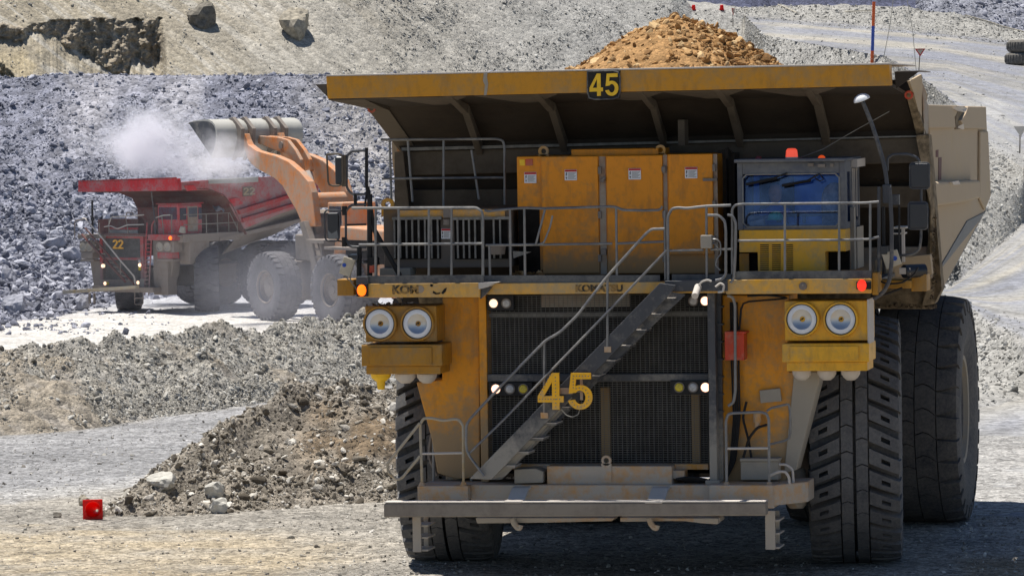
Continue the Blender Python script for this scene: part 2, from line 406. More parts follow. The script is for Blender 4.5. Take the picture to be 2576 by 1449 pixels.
# ------------------------------------------------------------------ angular stones
def _ico(sub):
    bm = bmesh.new(); bmesh.ops.create_icosphere(bm, subdivisions=sub, radius=1.0)
    v = np.array([q.co[:] for q in bm.verts]); f = np.array([[q.index for q in p.verts] for p in bm.faces]); bm.free(); return v, f
def make_protos(sub, n, seed, rough=0.04):
    g = np.random.default_rng(seed); V, F = _ico(sub); out = []
    for _ in range(n):
        r = np.full(len(V), 1.15)
        for _k in range(11):
            nn = g.normal(size=3); nn /= np.linalg.norm(nn); d = g.uniform(.38, .92)
            c = V@nn; r = np.where(c > .05, np.minimum(r, d/np.maximum(c, .05)), r)
        v = V*r[:, None]*(1+rough*g.normal(size=(len(V), 1)))
        out.append(v*np.array([1, g.uniform(.65, .95), g.uniform(.5, .8)]))
    return out, F
PRO_S = make_protos(1, 14, 3, .10); PRO_L = make_protos(2, 12, 5, .025); PRO_X = make_protos(3, 10, 8, .02)
def rand_rot(n, g, tilt=.5):
    yaw = g.uniform(0, 6.283, n); ax = g.normal(0, tilt, n); ay = g.normal(0, tilt, n)
    c, s = np.cos(yaw), np.sin(yaw); z = np.zeros(n); o = np.ones(n)
    Rz = np.stack([np.stack([c, -s, z], -1), np.stack([s, c, z], -1), np.stack([z, z, o], -1)], 1)
    c, s = np.cos(ax), np.sin(ax); Rx = np.stack([np.stack([o, z, z], -1), np.stack([z, c, -s], -1), np.stack([z, s, c], -1)], 1)
    c, s = np.cos(ay), np.sin(ay); Ry = np.stack([np.stack([c, z, s], -1), np.stack([z, o, z], -1), np.stack([-s, z, c], -1)], 1)
    return Rz@Rx@Ry
def stones_np(pos, size, g, big=.0, tilt=.5, sink=.15):
    """vertex and face arrays of stones at pos; those wider than big get the finer hulls"""
    vs, fs, off = [], [], 0
    for protos, F, sel in ((PRO_S[0], PRO_S[1], size < big), (PRO_L[0], PRO_L[1], size >= big)):
        idx = np.nonzero(sel)[0]; which = g.integers(0, len(protos), len(idx))
        for k, pr in enumerate(protos):
            ii = idx[which == k]
            if not len(ii): continue
            R = rand_rot(len(ii), g, tilt)
            sc = size[ii][:, None]*g.uniform(.55, 1.35, (len(ii), 3))*.5
            v = np.einsum('nij,nkj->nki', R, pr[None]*sc[:, None, :]) + pos[ii][:, None, :]
            v[..., 2] += (size[ii]*(.5*.6-sink))[:, None]*.6
            nv = pr.shape[0]
            f = F[None]+(np.arange(len(ii))*nv)[:, None, None]+off
            vs.append(v.reshape(-1, 3)); fs.append(f.reshape(-1, 3)); off += len(ii)*nv
    return np.concatenate(vs), np.concatenate(fs)
def sizes(n, lo, hi, g, k=1.7):
    u = g.uniform(0, 1, n); a, b = lo**-k, hi**-k
    return (a+(b-a)*u)**(-1/k)
def rubble(name, pts, w, n, lo, hi, mat, seed, big, k=1.7, grow=None, tilt=.5, sink=.15, label=None):
    """scatter n stones over a terrain grid pts[r,c,3] with weight w[r,c]; grow scales sizes by place"""
    g = np.random.default_rng(seed); nr, nc = pts.shape[:2]
    cell = np.linalg.norm(np.cross(pts[1:, :-1]-pts[:-1, :-1], pts[:-1, 1:]-pts[:-1, :-1]), axis=-1)
    p = (cell*w[:-1, :-1]).ravel(); p = np.maximum(p, 0); p /= p.sum()
    c = g.choice(len(p), n, p=p); r, q = c//(nc-1), c % (nc-1); a, b = g.uniform(0, 1, (2, n, 1))
    pos = (pts[r, q]*(1-a)+pts[r+1, q]*a)*(1-b)+(pts[r, q+1]*(1-a)+pts[r+1, q+1]*a)*b
    s = sizes(n, lo, hi, g, k)
    if grow is not None: s = s*grow[r, q]
    v, f = stones_np(pos, s, g, big, tilt, sink)
    o = np_mesh(name, v, f, mat); tag(o, label, 'rubble', kind='stuff'); return o
def sheet(name, pts, col, mat, smooth=True, keep=None):
    nr, nc = pts.shape[:2]; i = np.arange(nr*nc).reshape(nr, nc)
    f = np.stack([i[:-1, :-1], i[:-1, 1:], i[1:, 1:], i[1:, :-1]], -1).reshape(-1, 4)
    if keep is not None: f = f[(keep[:-1, :-1] & keep[1:, 1:]).reshape(-1)]
    o = np_mesh(name, pts.reshape(-1, 3), f, mat, col=np.clip(col, 0.01, .95).reshape(-1, 3), smooth=smooth)
    tag(o, kind='structure'); return o
def C3(c): return np.array(c)[None, None, :]
def mixc(a, b, t): return a*(1-t[..., None])+b*t[..., None]

# ------------------------------------------------------------------ ground, haul road, berm, mound
GREY = np.array((.335, .312, .275)); TAN = np.array((.385, .325, .235)); PALE = np.array((.37, .362, .35)); ROADC = np.array((.30, .298, .302))
BENCH = -4.70
# near ground: one sheet from in front of the camera to the berm, and far out to both sides
px_ = np.concatenate([np.linspace(-9000, -200, 30), np.linspace(-180, 2760, 300), np.linspace(2800, 12000, 30)])
d_ = np.concatenate([np.linspace(25, 66, 12), np.linspace(66.5, 128, 300)])
X, D = np.meshgrid(px_, d_)
base = PZ(X, D, 0*X); wx, wy = base[..., 0], base[..., 1]
Z = .10*(fbm(wx*.35, wy*.35, 3)-.5)+.05*(fbm(wx*2.2, wy*2.2, 5)-.5)
Y = hor(X)+CP[2]*FL/D
nz = fbm(wx*.22, wy*.22, 9, 5)-.5; nz2 = fbm(wx*.9, wy*.9, 19, 4)-.5
tanm = sm(1000, 560, X+nz*700)*sm(1312, 1345, Y+nz2*60)
col = mixc(GREY*(1+.0*X[..., None]), TAN, np.clip(tanm*(.45+1.5*nz2+.3), 0, 1))
roadtop = lerp([(-300, 1130), (0, 1092), (200, 1078), (400, 1048), (650, 1010), (1000, 965)], X)
roadbot = lerp([(-300, 1275), (0, 1255), (300, 1232), (500, 1180), (900, 1120)], X)
rm = sm(-10, 12, Y-roadtop+nz2*20)*sm(14, -14, Y-roadbot+nz2*40)*sm(1250, 1150, X)
col = mixc(col, ROADC, rm)
edge = np.exp(-((Y-roadbot+10+nz2*10)/13.0)**2)*sm(700, 300, X)
col = mixc(col, PALE*1.12, np.clip(edge*.8, 0, 1))
col = mixc(col, np.array((.36, .29, .20)), np.clip(sm(2380, 2460, X)*sm(1360, 1400, Y), 0, 1)*.8)
right = sm(2330, 2440, X)*sm(1420, 1380, Y)
col = mixc(col, PALE, np.clip(right*.9+.0, 0, 1))
tr = fbm(wy*.75-wx*.10, wx*.05, 141, 4)-.5; tr2 = fbm(wy*2.6-wx*.35, wx*.10, 143, 3)-.5
col = col*(1+.55*np.clip(tr, -.3, .3)+.24*np.clip(tr2, -.3, .3))[..., None]
Z = Z*(1-.75*rm)+.05*tr2
GND = PZ(X, D, Z); ground = sheet('ground', GND, col, M['s_ground'])
def gz(x, y): return 0.0
wt = sm(1200, 1000, X)*(1-.93*rm)*(Y > 1000)*(X > -60)*(.35+.9*sm(600, 1000, X))+(X > 2400)*(X < 2640)*(Y > 1290)*1.1+sm(1000, 1100, X)*(X < 2500)*(Y > 1270)*.45
rubble('gravel', GND, wt, 80000, .014, .12, M['r_grav'], 21, .06, 2.3, sink=.25)
wt2 = rm*sm(980, 700, X)*(X > -40)
rubble('road_grit', GND, wt2, 1400, .025, .14, M['r_grav'], 22, .09, 2.2)

# berm (windrow) along the far edge of the haul road, falling away behind to the loading bench
px_ = np.concatenate([np.linspace(-3400, -430, 90), np.linspace(-420, 1500, 420)])
toe = lerp([(-400, 1150), (0, 1094), (200, 1080), (400, 1050), (650, 1012), (1000, 965), (1500, 905)], px_)
crest = lerp([(-400, 905), (0, 884), (155, 876), (233, 860), (350, 856), (447, 845), (525, 822), (603, 824), (661, 830), (731, 812), (836, 800), (906, 796), (1100, 790), (1500, 770)], px_)
dt = dflat(px_, toe)
t = np.linspace(0, 1, 110); T, X = np.meshgrid(t, px_, indexing='ij')
dT = np.broadcast_to(dt, T.shape)
dC = dT+5.2
zC = CP[2]-(np.broadcast_to(crest, T.shape)-hor(X))*dC/FL
up = np.clip(T/.55, 0, 1); dn = np.clip((T-.55)/.45, 0, 1)
D = dT-.3+5.5*up+11*dn
Z = (zC+.05)*up**.92-.05+(BENCH-.3-zC)*dn
w0 = PZ(X, D, Z); wx, wy = w0[..., 0], w0[..., 1]
nn = fbm(wx*.55, wy*.55, 31, 5)-.5; n2 = fbm(wx*2.4, wy*2.4, 37, 4)-.5
amp = sm(0, .12, T)
gully = fbm(wx*.8+wy*.3, wy*.06, 41, 3)-.5
Z = Z+amp*(.55*nn+.38*n2+.25*gully*np.sin(np.clip(up, 0, 1)*3.1))+np.exp(-((T-.55)/.05)**2)*(fbm(wx*1.3, wy*1.3, 43, 3)-.35)*.5
bc = mixc(mixc(np.array((.36, .342, .305))*(1+0*X[..., None]), np.array((.315, .275, .22)), np.clip(sm(.02, .22, nn+.35*gully)*sm(.95, .4, T)*1.1, 0, 1)), np.array((.27, .26, .25)), sm(.08, -.2, n2)*.5)
BERM = PZ(X, D, Z); sheet('berm', BERM, bc, M['s_berm'])
rubble('berm_rubble', BERM, (T < .62)*sm(-.3, .15, -nn-.3*sm(.05, .2, nn)+n2*.6+.32)*(X < 1150)*(X > -480)*(1+1.2*sm(.2, .02, T)), 54000, .028, .22, M['r_berm'], 23, .12, 2.1)

# mound in front of the truck's right wheel
ridge = [(-7.6, 0.0), (-6.5, .55), (-5.4, 1.05), (-4.4, 1.72), (-3.6, 1.85), (-2.6, 1.85), (-1.6, 1.55), (1, 1.6), (4, 1.2)]
def rel(px, d):                          # across / along the sight axis in metres
    return (px-PW/2)/FL*d, d
px_ = np.linspace(60, 1330, 380); d_ = np.linspace(76.2, 104, 260)
X, D = np.meshgrid(px_, d_)
U = (X-PW/2)/FL*D
w0 = PZ(X, D, 0*X); wx, wy = w0[..., 0], w0[..., 1]
warp = fbm(wx*.5, wy*.5, 51, 4)-.5; n2 = fbm(wx*2.1, wy*2.1, 53, 4)-.5; n3 = fbm(wx*.8, wy*.8, 57, 4)-.5
pts3 = [(-7.5, 78.2, -.35), (-6.84, 79.0, .02), (-6.2, 79.7, .42), (-5.7, 80.5, .78), (-5.2, 81.5, 1.02), (-4.68, 82.5, 1.34), (-4.28, 83.2, 1.5), (-3.74, 84.0, 1.62), (-3.19, 85.0, 1.46), (-2.3, 86.5, 1.46), (.5, 88.5, 1.5), (2.5, 91, 1.4)]
Z = np.full(X.shape, -9.0)
for (u0, d0, z0), (u1, d1, z1) in zip(pts3[:-1], pts3[1:]):
    ll = (u1-u0)**2+(d1-d0)**2
    q = np.clip(((U-u0)*(u1-u0)+(D-d0)*(d1-d0))/ll, 0, 1)
    dist = np.hypot(U-(u0+q*(u1-u0)), (D-(d0+q*(d1-d0)))*.74)
    Z = np.maximum(Z, z0+q*(z1-z0)+.20-.20*sm(0, .5, dist)-.60*np.maximum(dist-.1, 0))
lob = np.exp(-(((U+2.3)/1.2)**2+((D-82.2)/2.0)**2))*.55-np.exp(-(((U+2.9)/.7)**2+((D-81.2)/1.3)**2))*.28
Z = Z+lob+(warp*.6+n2*.40+n3*.32)*sm(-.1, .4, Z)
cutm = sm(.02, .12, fbm(wx*.45+3, wy*.45, 61, 4)-.5)*sm(-4.2, -3.4, U)*sm(.2, .6, Z)*sm(84.0, 82.6, D)
Z = np.where(Z < -.3, -.3, Z)
mc = mixc(mixc(np.array((.27, .24, .20))*(1+0*X[..., None]), np.array((.21, .155, .10)), np.clip(cutm*.9, 0, 1)), np.array((.17, .155, .135)), sm(.05, -.2, n2)*.45)
MND = PZ(X, D, Z); sheet('rubble_mound', MND, mc, M['s_berm'])
rubble('mound_rubble', MND, sm(-.12, .1, Z)*(1-.6*cutm)*(.5+1.3*sm(-.3, .3, n3+n2))*(D < 89), 30000, .028, .30, M['r_mound'], 25, .09, 2.1)
rubble('mound_skirt', MND, np.exp(-((Z+.05)/.18)**2)*(D < 86)+.0, 5000, .03, .26, M['r_mound'], 26, .09, 2.1)

# ------------------------------------------------------------------ loading bench, blasted rock pile
px_ = np.concatenate([np.linspace(-4200, -720, 60), np.linspace(-700, 1700, 240)]); d_ = np.linspace(112, 345, 200)
X, D = np.meshgrid(px_, d_); w0 = PZ(X, D, 0*X); wx, wy = w0[..., 0], w0[..., 1]
nn = fbm(wx*.10, wy*.10, 71, 5)-.5; n2 = fbm(wx*.5, wy*.5, 73, 4)-.5
Z = BENCH+.35*nn+.12*n2
BC = mixc(np.array((.52, .50, .47))*(1+0*X[..., None]), np.array((.36, .37, .41)), np.clip(sm(243, 262, D-nn*14)*.8, 0, 1))
BEN = PZ(X, D, Z); sheet('mine_bench', BEN, BC, M['s_road'])
rubble('bench_rubble', BEN, (D > 228)*(X < 1000)*(X > -60)*sm(-.02, .2, n2)*(D < 300)*sm(500, 200, X), 700, .12, .9, M['r_pile'], 27, .4, 1.8)

px_ = np.concatenate([np.linspace(-3400, -270, 110), np.linspace(-260, 1500, 400)])
toe = slerp([(-260, 845), (0, 818), (120, 800), (250, 778), (400, 752), (700, 742), (960, 735), (1500, 730)], px_)
dt = (CP[2]-BENCH)*FL/(toe-hor(px_))
crest = lerp([(-260, 196), (0, 200), (60, 199), (120, 190), (210, 187), (300, 190), (420, 191), (560, 190), (700, 193), (830, 191), (960, 190), (1500, 180)], px_)
t = np.linspace(0, 1, 400); T, X = np.meshgrid(t, px_, indexing='ij'); dT = np.broadcast_to(dt, T.shape)
ap = np.clip(T/.25, 0, 1); up = np.clip((T-.25)/.55, 0, 1); bk = np.clip((T-.8)/.2, 0, 1)
run = 23.0
dS = np.maximum(dT+1.5, 286.0); dC = dS+run; zC = CP[2]-(np.broadcast_to(crest, T.shape)-hor(X))*dC/FL
D = dT+(dS-dT)*ap+run*up+45*bk
zA = BENCH-.2+.075*(dS-dT)*ap
Z = zA+(zC-zA)*(up**1.08)
w0 = PZ(X, D, Z); wx, wy = w0[..., 0], w0[..., 1]
nn = fbm(wx*.12, Z*.12+wy*.05, 81, 5)-.5; n2 = fbm(wx*.6, wy*.5+Z*.4, 83, 5)-.5; n3 = fbm(wx*.16+Z*.05, Z*.12-wx*.03, 87, 4)-.5
Z = Z+(nn*2.2*np.sin(np.clip(up, 0, 1)*3.14)+n2*.7+nn*1.6*ap*(1-up)*sm(400, 200, X))*sm(0, .10, T)*(1-.75*sm(.7, .8, T))
pc = mixc(np.array((.22, .228, .28))*(1+0*X[..., None]), np.array((.37, .365, .395)), np.clip(sm(-.05, .25, n3)*sm(.35, .75, T)*.9, 0, 1))
pc = mixc(pc, np.array((.34, .325, .31)), sm(650, 900, X)*.7)
PIL = PZ(X, D, Z); sheet('rock_pile', PIL, pc, M['s_pile'])
coarse = 1.1-.42*sm(.1, .75, up)+.08*sm(300, 0, X)
rubble('pile_rubble', PIL, (T < .81)*(X < 1250)*(X > -480)*(.45+1.5*sm(-.15, .2, n2-.5*sm(-.02, .25, n3)*sm(.3, .7, T)+.06))*(1+.4*sm(.5, .1, T)), 84000, .13, .88, M['r_pile'], 28, .42, 2.0, grow=coarse)
rubble('pile_toe_rubble', PIL, (T < .27)*(X < 1000)*(X > -60)*(.35+sm(.16, .02, T)), 2600, .25, 1.05, M['r_pile'], 29, .4, 1.9)

# ------------------------------------------------------------------ right-hand road, banks, upper ramp
def zramp(px, d): return 3.3+.0364*(d-206.6)+2.84*(2576-px)/704*(d-206.6)/213.4
px_ = np.linspace(1560, 3300, 330)
dd = np.linspace(90, 440, 1400)
def d_on_ramp(px, y):
    z = zramp(px, dd); yy = hor(px)-(z-CP[2])*FL/dd; k = np.argmin(np.abs(yy-y)); return dd[k]
xc = np.clip(px_, 2385, 2650)
yb1 = 1033-.208*(xc-2451); yt1 = np.clip(789+.624*(xc-2451), 740, 900); yb2 = 725-.864*(xc-2385); yt2 = 370+.70*(xc-2495)
yb2 = np.minimum(yb2, yt1-25)
nodes = []
for i, x in enumerate(px_):
    h = hor(x)
    D0 = 82203/(1330-h); D1 = 82203/(yb1[i]-h); D2 = (CP[2]-1.0)*FL/(yt1[i]-h); D3 = (CP[2]-1.0)*FL/(yb2[i]-h)
    D4 = max(d_on_ramp(x, yt2[i]), D3+4); z4 = zramp(x, D4)
    D5 = 420.0; z5 = zramp(x, D5)
    D6 = 426.0; z6 = z5+lerp([(1560, 1.2), (1857, .95), (2100, 1.9), (2271, 2.4), (2400, 2.2), (2576, 1.2), (2700, 1.0)], x)
    nodes.append([(D0, -.04), (D1, 0.02), (D2, 1.0), (D3, 1.0), (D4, z4), (D5, z5), (D6, z6), (436.0, z6-2.0), (520.0, z6-2.0)])
nodes = np.array(nodes); seg = [10, 45, 40, 70, 90, 30, 8, 6]
Dl, Zl, Sl = [], [], []
for k, nseg in enumerate(seg):
    q = np.linspace(0, 1, nseg, endpoint=False)[:, None]
    Dl.append(nodes[None, :, k, 0]*(1-q)+nodes[None, :, k+1, 0]*q); Zl.append(nodes[None, :, k, 1]*(1-q)+nodes[None, :, k+1, 1]*q); Sl.append(np.full((nseg, len(px_)), k)+q)
D = np.concatenate(Dl); Z = np.concatenate(Zl); S = np.concatenate(Sl); X = np.broadcast_to(px_, D.shape)
w0 = PZ(X, D, Z); wx, wy = w0[..., 0], w0[..., 1]
nn = fbm(wx*.16, wy*.08, 91, 5)-.5; n2 = fbm(wx*.9, wy*.5, 93, 4)-.5
bank = np.maximum(np.maximum(sm(.9, 1.15, S)*sm(2.15, 1.9, S), sm(2.9, 3.1, S)*sm(4.1, 3.85, S)), sm(4.9, 5.2, S))
Z = Z+bank*(n2*.45+nn*.5)+(1-bank)*n2*.05
rc = mixc(np.array((.27, .266, .258))*(1+0*X[..., None]), np.array((.315, .308, .288)), bank)
wear = fbm(wx*.35+wy*.02, wy*.02, 95, 4)-.5
rc = mixc(rc, np.array((.35, .346, .34)), np.clip(sm(0, .2, wear)*(1-bank)*.8, 0, 1))
rc = mixc(rc, np.array((.21, .214, .235)), np.clip((S > 4)*sm(.02, -.15, wear)*(1-bank), 0, 1)*.7)
CREST = [(1560, -75), (1690, -40), (1743, 22), (1815, 24), (1872, 41), (1921, 90), (2000, 104), (2100, 121), (2222, 141), (2271, 168), (2330, 205), (2420, 275)]
ycr = lerp(CREST, px_); dcut = np.array([d_on_ramp(x, y)-1.0 if x > 1872 else 419.0 for x, y in zip(px_, ycr)])
band = fbm(S*22+wx*.01, X*.0022, 96, 4)-.5; band2 = fbm(S*46, X*.004, 97, 3)-.5
rc = mixc(rc, np.array((.225, .235, .275)), np.clip(sm(.02, .16, band), 0, 1)*(1-bank)*.75)
rc = mixc(rc, np.array((.37, .345, .295)), np.clip(sm(-.03, -.16, band), 0, 1)*(1-bank)*.7)
rc = mixc(rc, np.array((.20, .195, .185)), np.clip(sm(.06, .2, band2), 0, 1)*(1-bank)*.55)
RGT = PZ(X, D, Z); sheet('haul_road', RGT, rc, M['s_road'], keep=~((X < 2415) & (S > 3.02) & (D < dcut[None])))
vis = (X > 1840)*(X < 2620)
rubble('bank_rubble', RGT, vis*bank*(S < 4.2)*(S > .8)*(X > 2300), 20000, .05, .36, M['r_hill'], 31, .2, 2.1)
rubble('roadside_rubble', RGT, vis*bank*(S >= 4.9)*(S < 6.1), 6000, .08, .45, M['r_hill'], 32, .3, 2.2)
rubble('ramp_grit', RGT, vis*(1-bank)*(S > 3.9)*sm(0, .2, n2), 700, .1, .4, M['r_hill'], 33, .4, 2.2)

# ------------------------------------------------------------------ scree hillside with its eroded scarp
px_ = np.concatenate([np.linspace(-3400, -430, 110), np.linspace(-420, 440, 330), np.linspace(442, 2420, 420)])
yc = lerp([(-420, -75), (1560, -75), (1690, -40), (1743, 22), (1815, 24), (1872, 41), (1921, 90), (2000, 104), (2100, 121), (2222, 141), (2271, 168), (2330, 205), (2420, 275)], px_)
dc = lerp([(-420, 372), (800, 395), (1560, 418), (1743, 419), (1872, 419)], px_)
for i, x in enumerate(px_):
    if x > 1872: dc[i] = d_on_ramp(x, yc[i])-.2
yb = np.maximum(252, yc+70)+230*sm(1500, 1600, px_)
ctop = lerp([(-420, 75), (0, 58), (30, 66), (67, 66), (100, 60), (145, 51), (235, 47), (336, 50), (413, 50), (440, 50)], px_)+9*(fbm(px_*.035, px_*0, 7)-.5)+7*(fbm(px_*.15, px_*0, 8, 2)-.5)
cbot = lerp([(-420, 110), (0, 100), (54, 101), (70, 90), (94, 76), (141, 96), (190, 128), (235, 160), (290, 178), (322, 186), (329, 143), (350, 150), (373, 162), (385, 155), (414, 168), (440, 168)], px_)
cbot = cbot+10*(fbm(px_*.06, px_*0, 3)-.5)*2
ny = 420; yy = np.linspace(0, 1, ny)[:, None]; Y = yc[None]*(1-yy)+yb[None]*yy          # crest row first
X = np.broadcast_to(px_, Y.shape)
edgex = 408+34*(fbm(Y*.045, Y*0, 12, 4)-.5)
scar = sm(edgex+10, edgex-14, X)*sm(-420, -330, X)*sm(-3, 3, Y-ctop[None])*sm(3, -3, Y-cbot[None])
scar2 = (X < 38)*(X > -300)*sm(150+X*1.2-3, 150+X*1.2+3, Y)*1.0          # a second dark face at the picture's left edge
scar = np.maximum(scar, scar2)
slope = .66*(1-scar)+3.2*scar
dy = np.diff(Y, axis=0, prepend=Y[:1]); dd_ = dc[None]/FL*dy/slope
D = dc[None]-np.cumsum(dd_, axis=0)
pz = PD(X, Y, D); Z = pz[..., 2]; wx, wy = pz[..., 0], pz[..., 1]
nn = fbm(wx*.10+Z*.12, Z*.10, 101, 5)-.5; n2 = fbm(wx*.7, Z*.7, 103, 4)-.5; gl = fbm(wx*.45+Z*.55, Z*.06-wx*.05, 107, 4)-.5
cl = fbm(wx*.75, Z*.25, 109, 5)-.5; cl2 = fbm(wx*2.2, Z*1.6, 111, 4)-.5
D = D-(nn*1.6+n2*.35+gl*.45)*(1-scar)-scar*(cl*2.8+cl2*1.6)
hc = mixc(np.array((.335, .315, .275))*(1+0*X[..., None]), np.array((.345, .305, .235)), np.clip(sm(950, 300, X+nn*500), 0, 1))
sa, sb_ = (Y-X*.78)*.07, (X+Y*.78)*.006
stk = fbm(sa, sb_, 141, 5)-.5
hc = mixc(hc, np.array((.43, .405, .355)), np.clip(sm(.0, .16, stk)*sm(1500, 900, X)*.8, 0, 1))
hc = mixc(hc, np.array((.25, .225, .18)), np.clip(sm(-.06, -.2, stk)*sm(1300, 700, X)*.6, 0, 1))
hc = mixc(hc, np.array((.36, .355, .34)), sm(900, 1500, X)*.8)
hc = mixc(hc, np.array((.31, .262, .20)), scar*.75*sm(-.12, .05, cl2+.08))
hc = mixc(hc, np.array((.40, .335, .22)), np.clip(sm(130, 90, X)*sm(105, 150, Y)*sm(-.05, .1, n2+.05)*.7, 0, 1))
HIL = PD(X, Y, D); sheet('scree_hillside', HIL, hc, M['s_hill'])
dens = (1-.55*scar)*(.35+1.2*sm(.05, -.12, stk))*(.25+sm(-.05, .2, n2+nn*.5))*(.22+.9*sm(650, 1300, X))*(X > -60)*(X < 2420)*(Y < 245)*(Y > -30)
rubble('scree_rubble', HIL, dens, 30000, .08, .48, M['r_hill'], 35, .4, 2.5)
rubble('slope_rubble', HIL, (X > 1900)*(X < 2420)*(Y < 260)*1.0, 6000, .08, .42, M['r_hill'], 36, .3, 2.1)

# second blue-grey pile, top right, and the far pit wall behind it
px_ = np.linspace(2210, 3300, 150); t = np.linspace(0, 1, 130); T, X = np.meshgrid(t, px_, indexing='ij')
yb = lerp([(2210, 30), (2340, 24), (2400, 45), (2480, 68), (2576, 92), (3300, 190)], X)
D = 431+T*30; rise = np.clip((X-2300)/60.0, 0, 1)*15
Z = CP[2]+(hor(X)-yb)*431/FL-1.6+rise*T**1.0
w0 = PZ(X, D, Z); n2 = fbm(w0[..., 0]*.4, w0[..., 2]*.5, 121, 5)-.5; Z = Z+n2*.8
P2 = PZ(X, D, Z); sheet('rock_pile_right', P2, np.array((.26, .268, .31))*(1+0*X[..., None]), M['s_pile'])
rubble('right_pile_rubble', P2, (X < 2620)*1.0*(X > 2280), 6000, .15, 1.0, M['r_pile'], 38, .5, 2.0)
px_ = np.linspace(300, 4600, 120); y_ = np.linspace(260, -150, 60)
X, Y = np.meshgrid(px_, y_); D = 760+5*(fbm(X*.006, Y*.012, 131, 5)-.5)+(260-Y)*.11
sheet('pit_wall', PD(X, Y, D), np.array((.085, .092, .14))*(1+.0*X[..., None]), M['s_pile'])
# the pit floor that everything stands on, out to the horizon
mb = MB(); mb.add([(-3000, -600, -7.2), (3000, -600, -7.2), (3000, 4000, -7.2), (-3000, 4000, -7.2)], [(0, 1, 2, 3)])
pf = mb.build('pit_floor', plain('pit_floor_dust', (.33, .32, .30), .95, 0, .1, .2, .2)); tag(pf, kind='structure')
# ------------------------------------------------------------------ tyres
def tyre_mb(R, W, style):
    b = MB(); H = .18 if style != 'rear' else .11
    prof = [(-.36*W, .40*R), (-.45*W, .50*R), (-.525*W, .68*R), (-.52*W, .82*R), (-.495*W, .91*R), (-.44*W, R-H-.03), (-.2*W, R-H), (.2*W, R-H), (.44*W, R-H-.03), (.495*W, .91*R), (.52*W, .82*R), (.525*W, .68*R), (.45*W, .50*R), (.36*W, .40*R)]
    b.lathe((0, 0, 0), (1, 0, 0), prof, 72, caps=(False, False))
    def top(s): return R-.035*R*abs(2*s/W)**3.2
    def pt(s, th, h):
        return (s, -math.cos(th)*h, math.sin(th)*h)
    def block(ss, t0, t1, base, hole=None, nth=3, shoulder=0):
        g = []                                               # top grid
        for i, s in enumerate(ss):
            g.append([(s, t0(s)+(t1(s)-t0(s))*k/nth) for k in range(nth+1)])
        vs = []; fs = []
        def V(p, h): vs.append(pt(p[0], p[1], h)); return len(vs)-1
        T = [[V(p, top(p[0])) for p in row] for row in g]; B = [[V(p, base) for p in row] for row in g]
        n = len(ss)
        for i in range(n-1):
            for k in range(nth):
                if hole and i == hole and k == nth//2:
                    a = [T[i][k], T[i+1][k], T[i+1][k+1], T[i][k+1]]; c = [B[i][k], B[i+1][k], B[i+1][k+1], B[i][k+1]]
                    for j in range(4): fs.append([a[j], a[(j+1) % 4], c[(j+1) % 4], c[j]])
                else: fs.append([T[i][k], T[i+1][k], T[i+1][k+1], T[i][k+1]])
            fs.append([T[i][0], T[i+1][0], B[i+1][0], B[i][0]]); fs.append([T[i][nth], T[i+1][nth], B[i+1][nth], B[i][nth]])
        for k in range(nth):
            fs.append([T[0][k], T[0][k+1], B[0][k+1], B[0][k]])
            if shoulder:                                     # the lug runs down over the shoulder
                sg = 1 if ss[-1] > 0 else -1
                a, c = g[-1][k], g[-1][k+1]
                q = [V((sg*.517*W, a[1]), R*.935), V((sg*.517*W, c[1]), R*.935), V((sg*.528*W, a[1]), R*.86), V((sg*.528*W, c[1]), R*.86), V((sg*.50*W, a[1]), R*.85), V((sg*.50*W, c[1]), R*.85)]
                fs += [[T[-1][k], T[-1][k+1], q[1], q[0]], [q[0], q[1], q[3], q[2]], [q[2], q[3], q[5], q[4]]]
                if k == 0: fs.append([T[-1][0], q[0], q[2], q[4], B[-1][0]])
                if k == nth-1: fs.append([T[-1][nth], q[1], q[3], q[5], B[-1][nth]])
            else: fs.append([T[-1][k], T[-1][k+1], B[-1][k+1], B[-1][k]])
        b.add(vs, fs)
    if style == 'front':
        N = 36; st = 6.28318/N
        for sg in (-1, 1):
            for i in range(N):
                o = i*st+(st/2 if sg > 0 else 0)
                f0 = lambda s, o=o, sg=sg: o+.05*(abs(s)/W-.17)*6.2*(1 if sg > 0 else 1)*(-1)+st*.02*abs(s)/W
                f1 = lambda s, o=o, sg=sg: o+st*(.70-.10*(abs(s)/W))-.05*(abs(s)/W-.17)*6.2
                block([sg*W*k for k in (.165, .25, .30, .40, .46, .503)], f0, f1, R-.20, hole=2, shoulder=1)
            M_ = 30; s2 = 6.28318/M_
            for i in range(M_):
                o = i*s2+(.5*s2 if sg > 0 else 0)
                ch = lambda s, sg=sg: .018*(1-abs(abs(s)/W-.085)/.065)
                block([sg*W*k for k in (.018, .085, .15)], lambda s, o=o: o+ch(s), lambda s, o=o: o+s2*.955+ch(s), R-.20, nth=2)
    else:
        N = 30; st = 6.28318/N
        for sg in (-1, 1):
            for i in range(N):
                o = i*st+(st*.5 if sg > 0 else 0)
                sk = lambda s: -.10*max(0, abs(s)/W-.05)
                wv = lambda s: .035*math.sin((abs(s)/W)*14)
                block([sg*W*k for k in (.006, .10, .17, .255)], lambda s, o=o: o+sk(s)+wv(s)+st*.012, lambda s, o=o: o+st*.968+sk(s)+wv(s), R-.14, nth=3)
                block([sg*W*k for k in (.268, .34, .42, .47, .503)], lambda s, o=o: o+sk(s)+wv(.26*W)+st*(.03+.34*max(0, abs(s)/W-.30)/.2), lambda s, o=o: o+st*.955+sk(s)+wv(.26*W), R-.14, nth=3, shoulder=1)
    return b
